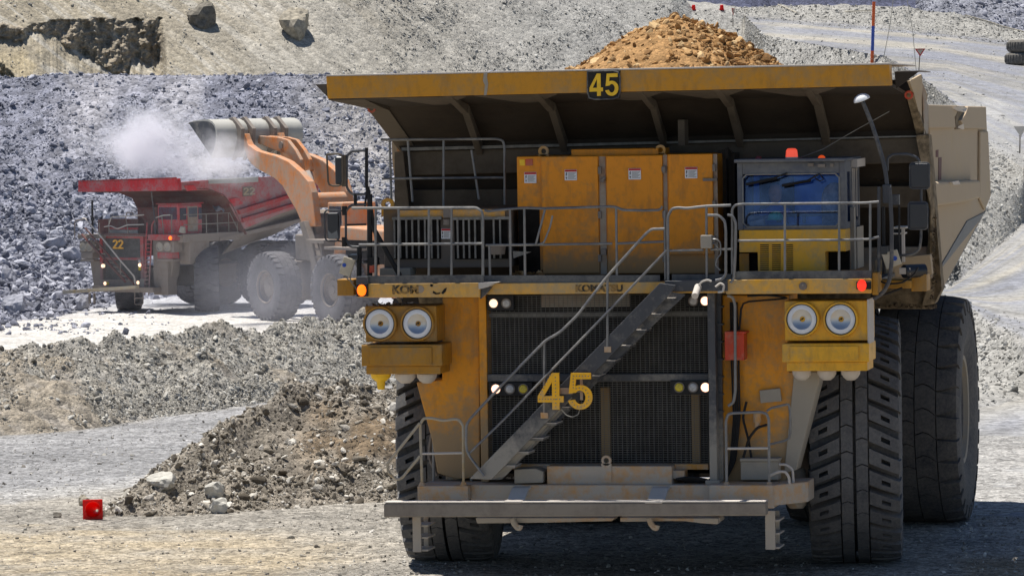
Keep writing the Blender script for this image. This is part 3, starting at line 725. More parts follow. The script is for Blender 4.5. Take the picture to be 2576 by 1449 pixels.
def wheel(parent, cx, cy, cz, R, W, style, steer=0.0, out=1, mats=None, tread_seed=0.0, deep=.0):
    mats = mats or ('tyre', 'hubc')
    rim = MB(); r0 = .44*R
    if out > 0: a = 1
    else: a = -1
    rim.lathe((0, 0, 0), (a, 0, 0), [(-.40*W, .46*R), (-.30*W, .40*R), (.30*W, .40*R), (.42*W, .475*R), (.455*W, .475*R), (.445*W, .44*R), (.30*W, .415*R), (.18*W, .36*R), (.16*W, .30*R), (.26*W, .27*R), (.27*W, .12*R), (.30*W, .10*R), (.30*W, .0*R+.001)], 48, caps=(True, True))
    for k in range(20):
        t = 6.28318*k/20; y, z = .325*R*math.cos(t), .325*R*math.sin(t)
        rim.cyl((a*.16*W, y, z), (a*.20*W, y, z), .025, n=6)
    ro = rim.build('wheel', M[mats[1]], parent, smooth=True); ro.location = (cx, cy, cz); ro.rotation_euler = (0, 0, steer)
    t = tyre_mb(R, W, style).build('tyre', M[mats[0]], ro, smooth=True); t.rotation_euler = (tread_seed, 0, 0)
    return ro

# bold numerals as flat outlines, unit height
def arc(cx, cy, rx, ry, a0, a1, n=16):
    return [(cx+rx*math.cos(R_(a0+(a1-a0)*i/n)), cy+ry*math.sin(R_(a0+(a1-a0)*i/n))) for i in range(n+1)]
NUM = {
 '4': [[(0, .20), (0, .37), (.56, 1), (.56, .75), (.24, .37), (.56, .37), (.56, .20)], [(.56, 0), (.84, 0), (.84, .20), (1, .20), (1, .37), (.84, .37), (.84, 1), (.56, 1)]],
 '5': [[(.15, 1), (.95, 1), (.95, .83), (.35, .83), (.32, .66)]+arc(.50, .335, .50, .335, 112, -165, 22)+[(.02, .25), (.285, .27)]+arc(.50, .335, .225, .19, -160, 140, 18)+[(.285, .46), (.05, .44)]],
 '2': [[(0, 0), (1, 0), (1, .17), (.42, .17)]+arc(.5, .70, .5, .30, -28, 176, 18)+arc(.5, .70, .22, .14, 172, -22, 14)+[(.0, .14)]],
}
def numerals(mb, text, x, z, w, h, gap, y0, y1, shear=0.0):
    for ch in text:
        for poly in NUM[ch]:
            mb.pxz([(x+px*w, z+py*h+shear*(px*w)) for px, py in poly], y0, y1)
        x += w+gap
def lettering(name, text, mat, parent, loc, size, wx=1.0, rotz=0.0, bold=.03, align='CENTER'):
    c = bpy.data.curves.new(name, 'FONT'); c.body = text; c.size = size; c.extrude = .004; c.offset = bold*size; c.align_x = align; c.align_y = 'CENTER'
    t = bpy.data.objects.new('tmp_text', c); COL.objects.link(t); dg = bpy.context.evaluated_depsgraph_get()
    me = bpy.data.meshes.new_from_object(t.evaluated_get(dg)); bpy.data.objects.remove(t)
    me.transform(Matrix.Rotation(R_(90), 4, 'X')); me.transform(Matrix.Diagonal((wx, 1, 1, 1))); me.materials.clear(); me.materials.append(mat)
    o = bpy.data.objects.new(name, me); COL.objects.link(o); o.parent = parent; o.location = loc; o.rotation_euler = (0, 0, rotz); return o
n = NT('worn_lettering'); n.b.inputs['Alpha'].default_value = 1
M['worn'] = n.done(n.mix(n.ramp(n.noise(7, 4, .7), [(.44, 0), (.56, 1)]), (.03, .028, .022), (.34, .20, .06)), .6)

# ------------------------------------------------------------------ the yellow haul truck
T = empty('haul_truck')
tag(T, 'yellow haul truck numbered 45 facing the camera in the foreground, heaped with brown ore', 'dump truck')
def part(mb, name, mat, parent=T, **k): return mb.build(name, M[mat], parent, **k)
RW, WW = 1.88, 1.31
wheel(T, 3.16, 3.62, RW-.02, RW, 1.32, 'front', R_(6.5), 1, ('tyre', 'hubc'), .03)
wheel(T, -3.12, 3.62, RW-.02, RW, 1.32, 'front', R_(6.5), -1, ('tyre', 'hubc'), .09)
xo = P(2404, 1007, 8.15)[0]; WR = 1.34
for i, (cx, out) in enumerate(((xo-WR*.5, 1), (xo-WR*1.5-.22, 1), (-(xo-WR*.5), -1), (-(xo-WR*1.5-.22), -1))):
    wheel(T, cx, 9.97, RW-.02, RW, WR, 'rear', 0, out, ('tyre_r', 'hubc'), .05+.03*i)
ax = MB(); ax.cyl((-3.0, 9.97, RW), (3.0, 9.97, RW), .62, n=24); part(ax, 'axle', 'ldark', smooth=True)
ax = MB(); ax.cyl((-2.3, 3.62, RW-.3), (2.6, 3.62, RW-.3), .30, n=16); part(ax, 'axle', 'ldark', smooth=True)
fr = MB()
for sx in (-1.0, .75): fr.box(sx-.25, 1.9, 1.5, sx+.25, 12.4, 2.5)
fr.box(-1.2, 1.8, 1.3, .95, 2.4, 2.5); fr.box(-1.2, 6.3, 1.6, .95, 6.9, 2.4); part(fr, 'frame', 'ldark', bevel=.03)
eng = MB(); eng.box(-1.9, 1.75, 1.5, 1.2, 3.4, 4.0); eng.box(-1.4, 3.4, 1.6, .8, 6.4, 3.6); part(eng, 'engine', 'void')

# --- bumper bar, its arms, lower catwalk
b = MB(); b.ext([V3(965, 1266, 0), V3(1926, 1264, 0), V3(1926, 1297, 0), V3(965, 1301, 0)], (0, .26, 0)); bb_ = part(b, 'bumper_bar', 'bar', bevel=.02)
b = MB(); b.ext([V3(966, 1265, 0), V3(1925, 1263, 0), V3(1925, 1263, 0)+Vector((0, .27, 0)), V3(966, 1265, 0)+Vector((0, .27, 0))], (0, 0, .018)); part(b, 'glint_top', 'barw', bb_, bevel=.006)  # pale cap paints the sun glint on the bar's top
zt = P(1440, 1266, 0)[2]
for x0, x1 in ((1268, 1312), (1622, 1666)):
    xa, xb = P(x0, 1262, 0)[0], P(x1, 1262, 0)[0]; b = MB(); zz = zt+.005
    b.pyz([(-.01, zz), (-.01, zz+.03), (.25, zz+.04), (.55, zz+.17), (.9, zz+.20), (.9, zz+.165), (.55, zz+.13), (.25, zz+.002)], xa, xb)
    part(b, 'bumper_arm', 'barw', bevel=.01)
cw = MB(); zt2 = P(1500, 1222, .55)[2]; zb2 = P(1500, 1263, .55)[2]
x0 = P(1050, 1240, .55)[0]; x1 = P(1178, 1240, .55)[0]; x2 = P(1785, 1240, .55)[0]; x3 = P(1948, 1240, .55)[0]
cw.box(x0, .55, zb2+.03, x1, 1.75, zt2); cw.box(x1, .72, zb2-.06, x2, 1.75, zt2); cw.box(x2, .5, zb2-.08, x3, 1.75, zt2+.02)
cw.ext([(x3, .5, zt2+.02), (x3+.42, 1.1, zt2+.02), (x3+.42, 1.75, zt2+.02), (x3, 1.75, zt2+.02)], (0, 0, -.3))
part(cw, 'catwalk', 'chassis', bevel=.015)
un = MB(); un.pp([(1196, 1302), (1545, 1302), (1540, 1310), (1370, 1314), (1200, 1316)], .5, .4); un.pp([(1560, 1301), (1810, 1301), (1812, 1312), (1690, 1310), (1560, 1312)], .55, .4)
un.pp([(1660, 1303), (1806, 1303), (1806, 1318), (1770, 1316)], .45, .25)
part(un, 'under_guard', 'chassis', bevel=.01)
for px0 in (1297, 1641):
    hk = MB(); hk.ptube([(px0-8, 1303), (px0-4, 1316), (px0+4, 1326), (px0+10, 1328), (px0+12, 1320)], .45, .045, 8); part(hk, 'tow_hook', 'chassis', smooth=True)
for x0, x1, xc, xd, yt, yb, Y in ((1038, 1059, 1066, 1077, 1300, 1388, .45), (1925, 1950, 1951, 1961, 1284, 1382, .5)):   # hanging boarding steps
    st = MB(); st.bx(x0, yt, x1, yb, Y, .03); st.bx(xc, yt, xd, yb-6, Y+.55, .03)
    for yy in (.28, .62, .98):
        st.bx(x0, yt+(yb-yt)*yy-5, xd, yt+(yb-yt)*yy, Y+.03, .5)
    part(st, 'boarding_step', 'chassis', bevel=.006)

# --- grille: posts, cross beam, wire mesh, radiator behind
GY = 1.2
b = MB(); b.bx(1207, 742, 1226, 1212, GY-.05, .35); part(b, 'grille_post', 'fender', bevel=.01)
b = MB(); b.bx(1782, 736, 1801, 1212, GY-.35, .35); b.bx(1774, 1208, 1810, 1219, GY-.40, .45); part(b, 'grille_post', 'steel', bevel=.01)
b = MB(); b.bx(1803, 738, 1816, 1205, GY-.12, .10)
for k in range(10): b.bx(1801, 770+k*44, 1818, 774+k*44, GY-.17, .16)
part(b, 'rung_post', 'steel')
b = MB(); b.bx(1226, 941, 1782, 959, GY-.06, .2); part(b, 'grille_beam', 'steel', bevel=.01)
b = MB(); b.bx(1226, 1167, 1782, 1181, GY-.03, .25); part(b, 'grille_beam', 'chassis', bevel=.01)
def wires(name, xa, ya, xb, yb, dx, dy, parent=T, Y=GY, t=.006):
    w = MB(); nx = int((xb-xa)/dx); ny = int((yb-ya)/dy)
    Xa, Xb = P(xa, (ya+yb)/2, Y)[0], P(xb, (ya+yb)/2, Y)[0]; Za, Zb = P((xa+xb)/2, yb, Y)[2], P((xa+xb)/2, ya, Y)[2]
    for i in range(nx+1):
        x = Xa+(Xb-Xa)*i/nx; w.box(x-t*.7, Y+.004, Za, x+t*.7, Y+.012, Zb)
    for i in range(ny+1):
        z = Za+(Zb-Za)*i/ny; w.box(Xa, Y-.006, z-t, Xb, Y+.004, z+t)
    return part(w, name, 'wire', parent)
wires('grille_mesh', 1227, 744, 1781, 940, 11.2, 5.6, t=.0032); wires('grille_mesh', 1227, 960, 1781, 1166, 11.2, 5.6, t=.0032)
b = MB(); b.bx(1224, 742, 1783, 1180, GY+.38, .05); part(b, 'radiator', 'core')
fin = MB()
for k in range(34):
    x = 1232+k*16.4; fin.bx(x, 786, x+5, 1178, GY+.33, .05)
part(fin, 'radiator_fins', 'black')
b = MB(); b.bx(1362, 741, 1584, 773, GY+.12, .1); part(b, 'radiator_header', 'rust')
b = MB(); b.bx(1226, 786, 1781, 797, GY+.16, .06); part(b, 'header_channel', 'slat')
for x0, x1 in ((1512, 1534), (1740, 1760)):
    b = MB(); b.bx(x0, 975, x1, 1166, GY+.2, .1); part(b, 'core_support', 'pod')
def lamp_box(x0, y0, x1, y1, lamps, Y=GY-.1):
    b = MB(); b.bx(x0, y0, x1, y1, Y, .09); o = part(b, 'lamp_panel', 'black', bevel=.008)
    for x, y, r, mt in lamps:
        c = V3(x, y, Y); rr = r/168.
        l = MB(); l.lathe(c, (0, -1, 0), [(0, rr), (.02, rr), (.035, rr*.85), (.042, rr*.4), (.043, .001)], 24); part(l, 'lamp', mt, o, smooth=True)
        k = MB(); k.lathe(c, (0, -1, 0), [(0, rr*1.18), (.028, rr*1.18), (.028, rr*1.02), (.0, rr*1.02)], 24, caps=(False, False)); part(k, 'lamp_bezel', 'ldark' if mt != 'black' else 'black', o, smooth=True)
lamp_box(1226, 743, 1292, 781, [(1242, 763, 10.5, 'lamp_on2'), (1274, 763, 10.5, 'lamp_off')])
lamp_box(1724, 739, 1783, 771, [(1744.6, 757, 10.5, 'lamp_off'), (1774, 757, 10.5, 'lamp_on')])
lamp_box(1230, 962, 1339, 996, [(1248, 978, 11, 'lamp_on'), (1283, 978, 11, 'lamp_off'), (1317, 978, 11, 'lamp_yel')])
lamp_box(1686, 957, 1783, 992, [(1709, 974, 11, 'lamp_yel'), (1744, 974, 11, 'lamp_off'), (1775, 974, 11, 'lamp_on')])

# --- front boxes on the catwalk
b = MB(); b.bx(1376, 1172, 1690, 1221, .85, .55); tb = part(b, 'reservoir', 'chassis', bevel=.012)
b = MB(); c = V3(1525, 1158, .83); b.lathe(c, (0, 1, 0), [(0, .04), (0, .075), (.05, .075), (.05, .04)], 20, caps=(False, False)); b.box(c.x-.075, .83, c.z-.32, c.x+.075, .88, c.z-.045); part(b, 'lifting_eye', 'chassis', tb)
b = MB(); b.bx(1690, 1183, 1722, 1204, .95, .3); part(b, 'pipe_end', 'chassis', tb, bevel=.01)
b = MB(); b.pp([(1293, 1180), (1347, 1178), (1366, 1186), (1366, 1214), (1294, 1216)], .8, .45); part(b, 'battery_box', 'greybox', bevel=.012)
b = MB(); b.bx(1863, 1160, 1958, 1207, 1.05, .5); bb = part(b, 'battery_box', 'greybox', bevel=.012)
b = MB(); b.bx(1861, 1153, 1960, 1160, 1.02, .55); part(b, 'lid', 'greybox', bb, bevel=.006)
hose = MB()
for k in range(5):
    y = 1200+k*4; hose.ptube([(1700+k*4, 1205), (1730, y), (1765+k*3, y+3), (1800, 1212-k*2)], .9+.05*k, .018, 6)
for k in range(4):
    hose.ptube([(1838+k*5, 760), (1840+k*6, 900), (1846+k*5, 1050), (1838+k*4, 1160), (1826, 1206)], 1.22, .016, 6)
hose.ptube([(1878, 1010), (1868, 1050), (1884, 1110), (1890, 1150)], 1.2, .02, 6); hose.ptube([(1930, 1068), (1905, 1075), (1885, 1100), (1870, 1150)], 1.15, .02, 6)
part(hose, 'hose', 'black', smooth=True)
hose = MB()
for k in range(5):
    hose.ptube([(1096+k*7, 1060), (1084+k*5, 1100), (1078+k*8, 1150), (1100+k*6, 1196)], 1.5+.05*k, .028, 6)
part(hose, 'hose', 'ldark', smooth=True)
# suspension strut beside the grille, left
s = MB(); c0 = V3(1143, 1216, 1.7); c1 = V3(1143, 1092, 1.7)
s.lathe(c0, (c1-c0), [(0, .13), ((c1-c0).length, .13), ((c1-c0).length+.01, .17), ((c1-c0).length+.05, .17), ((c1-c0).length+.06, .12), ((c1-c0).length+.2, .14), ((c1-c0).length+.32, .11), ((c1-c0).length+.34, .03)], 24); part(s, 'suspension_strut', 'chassis', smooth=True)
s = MB(); s.lathe(V3(2004, 1278, 2.2), (0, .05, 1), [(0, .10), (.06, .15), (.30, .14), (.5, .17), (.6, .12)], 20); part(s, 'king_pin', 'chassis', smooth=True)

# --- fender uprights either side of the grille
b = MB(); b.pp([(1112, 748), (1207, 744), (1207, 1200), (1150, 1205), (1100, 1190), (1085, 1102), (1047, 961), (1112, 955)], 1.3, .9); part(b, 'fender', 'fender', bevel=.02)
b = MB(); b.pp([(1817, 742), (1985, 742), (1985, 935), (2010, 935), (1985, 1110), (1975, 1215), (1817, 1212)], 1.32, .9); part(b, 'fender', 'fender', bevel=.02)
b = MB(); b.pp([(1998, 935), (2067, 935), (2003, 1182), (1972, 1190)], 1.27, .5); part(b, 'fender_flange', 'greybox', bevel=.01)
b = MB(); b.ext([V3(1910, 982, 1.25), V3(1962, 976, 1.25), V3(1966, 1009, 1.25), V3(1913, 1014, 1.25)], (0, .06, 0)); part(b, 'junction_box', 'greybox', bevel=.01)
b = MB(); b.bx(1823, 839, 1872, 906, .95, .3); rb = part(b, 'extinguisher_box', 'red', bevel=.01)
b = MB(); b.bx(1823, 834, 1876, 840, .93, .34); part(b, 'lid', 'red', rb, bevel=.006)
b = MB(); b.ptube([(1830, 744), (1843, 747), (1849, 765), (1850, 985), (1845, 1012), (1832, 1021)], .85, .022, 8); part(b, 'grab_pipe', 'rail', smooth=True)
b = MB(); b.cyl(V3(1905, 1035, 1.2), V3(1905, 1062, 1.2), .06, n=12); b.cyl(V3(1905, 1062, 1.2), V3(1905, 1075, 1.2), .045, n=12); part(b, 'filter', 'chassis', smooth=True)

# --- headlight pods
def pod(side, x0, x1, yt, ym, yl, yb, xl0, xl1, lamps, cups, mat, flank):
    b = MB(); b.bx(x0, yt, x1, ym, .72, .75); o = part(b, 'headlight_pod', mat, bevel=.015)
    b = MB(); b.bx(xl0, ym+7, xl1, yl, .62, .8); part(b, 'lower_box', mat, o, bevel=.015)
    b = MB(); b.bx(xl0+12, yl, xl1-4, yb, .66, .7); part(b, 'lower_box', mat, o, bevel=.01)
    b = MB(); b.bx(xl0+20, ym+14, xl1-26, yl-4, .595, .03); part(b, 'cover_plate', mat, o, bevel=.006)
    if flank:
        b = MB(); b.bx(x1-2, yt-4, x1+2, yl-40, .68, .6); part(b, 'edge_plate', 'barw', o)
    for x, y, r, mt in cups:
        c = V3(x, yb-1, .95); rr = r/168.
        b = MB(); pf_ = [(0, rr), (.05, rr*.96), (.10, rr*.74), (.14, rr*.4), (.145, .001)] if mt != 'y' else [(0, rr), (.06, rr*.9), (.12, rr*.42), (.22, rr*.36), (.235, rr*.3)]
        b.lathe(c, (0, 0, -1), pf_, 24); part(b, 'horn_cup', 'num' if mt == 'y' else 'barw', o, smooth=True)
    for x, y in lamps:
        c = V3(x, y, .72); h = MB()
        h.lathe(c, (0, -1, 0), [(0, .262), (.05, .262), (.085, .25), (.085, .228), (.03, .222)], 40, caps=(False, False)); hl = part(h, 'headlight', mat, o, smooth=True)
        h = MB(); h.lathe(c, (0, -1, 0), [(.0, .232), (.07, .232), (.072, .214), (.05, .213)], 40, caps=(False, False)); part(h, 'seal', 'black', hl, smooth=True)
        h = MB(); h.lathe(c+Vector((0, -.05, 0)), (0, -1, 0), [(-.02, .214), (.012, .214), (.018, .205), (.018, .150), (.006, .146)], 40, caps=(False, False)); part(h, 'shade_ring', 'white', hl, smooth=True)
        h = MB(); h.lathe(c+Vector((0, -.046, 0)), (0, -1, 0), [(0, .148), (-.028, .11), (-.044, .06), (-.05, .001)], 32, caps=(False, False)); part(h, 'reflector', 'reflector', hl, smooth=True)
        h = MB(); h.cyl(c+Vector((.005, .0, .0)), c+Vector((.0, -.04, .008)), .010, .007, 8); h.tube([c+Vector((-.03, -.045, -.018)), c+Vector((-.005, -.048, .003)), c+Vector((.024, -.045, .022))], .006, 6); part(h, 'bulb', 'black', hl, smooth=True)
    return o
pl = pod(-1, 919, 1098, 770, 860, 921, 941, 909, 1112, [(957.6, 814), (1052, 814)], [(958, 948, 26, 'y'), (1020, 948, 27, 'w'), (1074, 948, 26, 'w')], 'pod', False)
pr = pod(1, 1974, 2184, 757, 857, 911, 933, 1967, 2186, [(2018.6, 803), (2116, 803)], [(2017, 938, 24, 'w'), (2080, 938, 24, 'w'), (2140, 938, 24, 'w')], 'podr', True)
g = np.random.default_rng(5)
def dirt_heap(name, parent, p0, p1, wid, n, lo, hi, mat='dirt'):
    t = g.uniform(0, 1, (n, 1)); pos = np.array(p0)*(1-t)+np.array(p1)*t+np.stack([g.normal(0, .02, n), g.uniform(0, wid, n), g.uniform(-.03, .02, n)], 1)
    v, f = stones_np(pos, sizes(n, lo, hi, g), g, .5); return tag(np_mesh(name, v, f, M[mat], parent), kind='stuff')
dirt_heap('dirt_pile', pl, V3(921, 770, .75), V3(1010, 768, .75), .5, 130, .03, .09)
b = MB(); b.ptube([(1000, 748), (1006, 757), (1010, 768)], 1.0, .03, 6); part(b, 'stay', 'rust', smooth=True)

# --- upper deck: beams, kick plates, floor
b = MB(); b.pp([(899, 714), (1207, 712), (1207, 748), (899, 748)], .60, .25); bl = part(b, 'deck_beam', 'beam', bevel=.01)
b = MB(); b.pp([(1207, 713), (1826, 708), (1826, 737), (1207, 741)], .80, .25); bm_ = part(b, 'deck_beam', 'beam', bevel=.01)
b = MB(); b.pp([(1826, 704), (2192, 701), (2192, 738), (1826, 740)], .66, .25); br = part(b, 'deck_beam', 'beam', bevel=.01)
kp = MB(); kp.pp([(922, 694), (1216, 692), (1216, 712.5), (922, 713.5)], .63, .03); kp.pp([(1217, 693), (1660, 692), (1660, 711), (1217, 712)], .83, .03); kp.pp([(1690, 690), (1840, 690), (1840, 708), (1690, 709)], .83, .03); kp.pp([(1844, 683), (2192, 681), (2192, 700.5), (1844, 703)], .69, .03)
part(kp, 'kick_plate', 'kick')
zf = P(1500, 712, .8)[2]
fl = MB(); xL = P(899, 715, .6)[0]; xR = P(2192, 705, .66)[0]
fl.box(xL, .88, zf-.06, -1.95, 3.6, zf-.01); fl.box(-1.95, 1.08, zf-.06, 1.55, 3.6, zf-.013); fl.box(1.55, .95, zf-.055, xR, 3.6, zf-.008); part(fl, 'deck_floor', 'kick')
# the deck's folded corner and bracket ends
b = MB(); b.pp([(1203, 712), (1253, 710), (1236, 716), (1228, 722), (1204, 728)], .52, .28); part(b, 'deck_corner', 'barw', bevel=.005)
b = MB(); b.pp([(1206, 722), (1236, 722), (1222, 740), (1208, 752)], .66, .1); part(b, 'gusset', 'steel')
b = MB(); b.bx(848, 703, 890, 744, .95, .4); sl = part(b, 'side_step', 'pod', bevel=.01)
b = MB(); b.bx(896, 696, 926, 714, .57, .2); part(b, 'side_step', 'steel', bevel=.005)
b = MB(); b.bx(2292, 690, 2331, 733, 1.5, .5); part(b, 'side_step', 'pod', bevel=.01)
b = MB(); b.bx(2205, 706, 2292, 726, 1.3, .7); b.bx(2194, 686, 2208, 742, .72, .5); part(b, 'deck_bracket', 'pod', bevel=.01)
for (x0, x1, y0, y1, x, y, mt, Y, pa) in ((896, 925, 712, 748, 910, 730.5, 'marker_o', .60, bl), (2154, 2191, 706, 730, 2168, 718, 'marker_r', .66, br)):
    b = MB(); b.bx(x0, y0+2, x1, y1-2, Y-.05, .06); o = part(b, 'marker_light', 'black', pa, bevel=.008)
    c = V3(x, y, Y-.05); l = MB(); l.lathe(c, (0, -1, 0), [(0, .068), (.025, .066), (.04, .045), (.045, .001)], 24)
    for i, v in enumerate(l.v): l.v[i] = (v[0], v[1], c.z+(v[2]-c.z)*1.25)
    part(l, 'marker_lens', mt, pa, smooth=True)
b = MB(); c = V3(2020, 720, .66); b.lathe(c, (0, -1, 0), [(0, .06), (.03, .055), (.035, .02), (.05, .015), (.05, .001)], 16); part(b, 'boss', 'ldark', br, smooth=True)
# worn maker's lettering
def at_px(px, py, Y): q = P(px, py, Y); return (q[0], q[1], q[2])
lettering('lettering', 'KOM', M['worn'], bl, at_px(1020, 730, .592), .165, 1.10, 0, .045)
b = MB(); b.lathe(V3(1058, 728, .598), (0, -1, 0), [(0, .055), (.006, .05)], 16); b2 = part(b, 'scuff_mark', 'rust', bl)
b = MB(); b.pp([(1083, 714), (1090, 717), (1087, 722), (1082, 720)], .592, .012); b.pp([(1090, 732), (1098, 737), (1108, 736), (1106, 740), (1096, 741), (1088, 737)], .592, .012); b.pp([(1118, 726), (1124, 724), (1121, 734), (1114, 740), (1110, 737)], .592, .012); part(b, 'lettering', 'ink', bl)
lettering('lettering', 'KOMATSU', M['worn'], bm_, at_px(1507, 726, .792), .135, 1.13, 0, .05)

# --- retarder grid box with its two louvre windows
b = MB(); b.bx(965, 526, 1280, 674, 1.45, 1.5); gb = part(b, 'grid_box', 'gbox', bevel=.015)
b = MB(); b.bx(1000, 528, 1270, 548, 1.43, .03); part(b, 'top_panel', 'yellow', gb, bevel=.005)
for xa, xb, sl in ((990, 1108, (992, 1006, 1022, 1037, 1053, 1069, 1085, 1101)), (1143, 1293, (1151, 1166, 1180, 1195, 1212, 1242, 1258))):
    b = MB(); b.bx(xa, 549, xb-16 if xa > 1100 else xb, 652, 1.425, .04); lv = part(b, 'louvre_window', 'void', gb)
    s = MB()
    for x in sl: s.bx(x-2, 552, x+2.2, 650, 1.39, .035)
    part(s, 'louvre_slat', 'slat', lv)
    s = MB(); s.bx(xa-4, 546, xb-12 if xa > 1100 else xb+2, 553, 1.38, .06); part(s, 'louvre_frame', 'slat', lv)
b = MB(); b.pp([(1050+0, 524), (1052, 509), (1056, 505), (1082, 505), (1085, 509), (1085, 524)], 1.7, .04)
b = MB(); c = V3(975, 515, 1.6); b.lathe(c, (0, 1, 0), [(0, .045), (0, .10), (.05, .10), (.05, .045)], 16, caps=(False, False)); b.box(c.x-.1, 1.6, c.z-.18, c.x+.1, 1.65, c.z-.05); part(b, 'lifting_eye', 'yellow', gb)
b = MB(); b.bx(1115, 520, 1132, 548, 1.38, .1); b.cyl(V3(1123, 552, 1.36), V3(1123, 566, 1.36), .05, n=10); part(b, 'latch', 'ldark', gb)
# clutter between deck and boxes
b = MB(); b.cyl(V3(1458, 690, 2.4), V3(1458, 690, 2.5), .01, n=6)
b = MB(); b.cyl(V3(1250, 640, 1.25), V3(1250, 618, 1.25), .12, .14, 16); part(b, 'air_cleaner_bowl', 'ldark', smooth=True)
b = MB(); b.ext([V3(1290, 632, 1.3), V3(1336, 634, 1.3), V3(1292, 650, 1.3)], (0, .03, 0)); part(b, 'bracket_plate', 'slat')
dirt_heap('dirt_pile', T, V3(1290, 692, 1.6), V3(1360, 692, 1.6), .6, 240, .05, .2, 'r_ore')

# --- electrical control cabinet with warning placards
b = MB(); b.bx(1302, 391, 1805, 690, 1.75, 1.5); cb = part(b, 'control_cabinet', 'cabinet', bevel=.015)
b = MB(); b.bx(1437, 375, 1656, 392, 1.95, 1.0); part(b, 'cabinet_top', 'cabinet', cb, bevel=.01)
b = MB(); b.bx(1304, 522, 1358, 691, 1.735, .5); part(b, 'recess_shade', 'void', cb)  # black block on the cabinet front paints the shade of a gap
for x0, y0, x1, y1 in ((1363, 394, 1506, 688), (1527, 392, 1668, 688), (1682, 388, 1794, 640)):
    b = MB(); b.bx(x0, y0, x1, y1, 1.70, .06); d_ = part(b, 'cabinet_door', 'cabinet', cb, bevel=.012)
    for yy in (y0+35, (y0+y1)/2, y1-38):
        h = MB(); h.bx(x1-2, yy-9, x1+6, yy+9, 1.685, .05); part(h, 'hinge', 'ldark', d_, bevel=.006)
b = MB(); b.bx(1509, 394, 1525, 690, 1.742, .02); b.bx(1670, 390, 1680, 690, 1.742, .02); b.bx(1796, 388, 1806, 690, 1.742, .02); part(b, 'door_gap', 'rust', cb)
h = MB(); h.cyl(V3(1515, 455, 1.74), V3(1515, 455, 1.66), .03, n=10); h.cyl(V3(1520, 449, 1.74), V3(1520, 449, 1.66), .02, n=10); h.bx(1512, 626, 1524, 642, 1.69, .06); h.bx(1768, 449, 1804, 456, 1.66, .05); h.bx(1664, 420, 1674, 432, 1.67, .06); part(h, 'latch', 'ldark', cb, bevel=.004)
b = MB(); b.bx(1322, 401, 1340, 417, 1.735, .03); part(b, 'inspection_plate', 'red', cb, bevel=.004)
b = MB(); b.bx(1307, 402, 1320, 417, 1.74, .02); part(b, 'inspection_plate', 'num', cb)
for px_e, py_e in ((1367, 381), (1661, 378)):
    c = V3(px_e, py_e, 2.0); b = MB(); b.lathe(c, (0, 1, 0), [(0, .04), (0, .08), (.05, .08), (.05, .04)], 16, caps=(False, False)); b.box(c.x-.08, 2.0, c.z-.12, c.x+.08, 2.05, c.z-.05); part(b, 'lifting_eye', 'yellow', cb)
def placard(x0, y0, x1, y1, Y, parent):
    b = MB(); b.bx(x0, y0, x1, y1, Y, .012); o = part(b, 'warning_placard', 'white', parent)
    k = MB(); k.bx(x0+.6, y0+.6, x1-.6, y0+5.6, Y-.004, .008); part(k, 'header_band', 'lred', o)
    k = MB(); w, h = x1-x0, y1-y0
    k.pp([(x0+w*.12, y0+h*.30), (x0+w*.20, y0+h*.26), (x0+w*.14, y0+h*.42), (x0+w*.21, y0+h*.40), (x0+w*.10, y0+h*.66), (x0+w*.13, y0+h*.48), (x0+w*.07, y0+h*.50)], Y-.004, .006)
    k.pp([(x0+w*.06, y0+h*.74), (x0+w*.20, y0+h*.70), (x0+w*.18, y0+h*.80), (x0+w*.14, y0+h*.92), (x0+w*.11, y0+h*.80)], Y-.004, .006); part(k, 'bolt_symbol', 'ink', o)
    k = MB()
    for i in range(7): k.bx(x0+w*.28, y0+h*(.30+.09*i), x0+w*(.93-.08*((i*7) % 3)), y0+h*(.335+.09*i), Y-.003, .005)
    part(k, 'fine_print', 'slat', o)
for q in ((1319, 433.5, 1349, 461, 1.735), (1420.5, 427, 1451, 454, 1.685), (1581, 424, 1612, 452, 1.685), (1723, 421, 1754, 449, 1.685)): placard(*q, cb)
placard(1110, 575, 1134, 601, 1.43, gb)
b = MB(); b.bx(1809, 378, 1829, 690, 2.3, .5); b.bx(1833, 385, 1850, 690, 2.5, .5); b.bx(1824, 372, 1830, 400, 2.25, .2); part(b, 'exhaust_post', 'under', bevel=.01)

# --- cab
zc0 = P(1990, 683, 1.35)[2]; zc1 = P(1990, 578, 1.35)[2]; zc2 = P(1990, 408, 1.35)[2]
xa, xb = P(1855, 500, 1.35)[0], P(2127, 500, 1.35)[0]; yF, yB = 1.35, 3.0
def cz(y): return P(1990, y, 1.35)[2]
def cx(x): return P(x, 500, 1.35)[0]
b = MB(); hx0, hx1, hx2, hx3 = cx(1858), cx(1904), cx(2074), cx(2126); zn = cz(634)
b.pxz([(hx0, zn), (hx0, zc1), (hx3, zc1), (hx3, zn), (hx2, zn), (hx2, zc0), (hx1, zc0), (hx1, zn)], yF, yF+.5); lowc = part(b, 'cab_base', 'cabyellow', bevel=.01)
b = MB(); b.box(xa, yF+.5, zc0, xb, yB, zc1); part(b, 'cab_base', 'rust', bevel=.01)
for q0, q1 in ((hx0, hx1), (hx2, hx3)):
    b = MB(); b.box(q0, yF+.35, zc0, q1, yF+.49, zn); part(b, 'foot_opening', 'void')
b = MB(); b.bx(1860, 638, 1884, 682, 1.6, .02); part(b, 'opening_panel', 'pod')
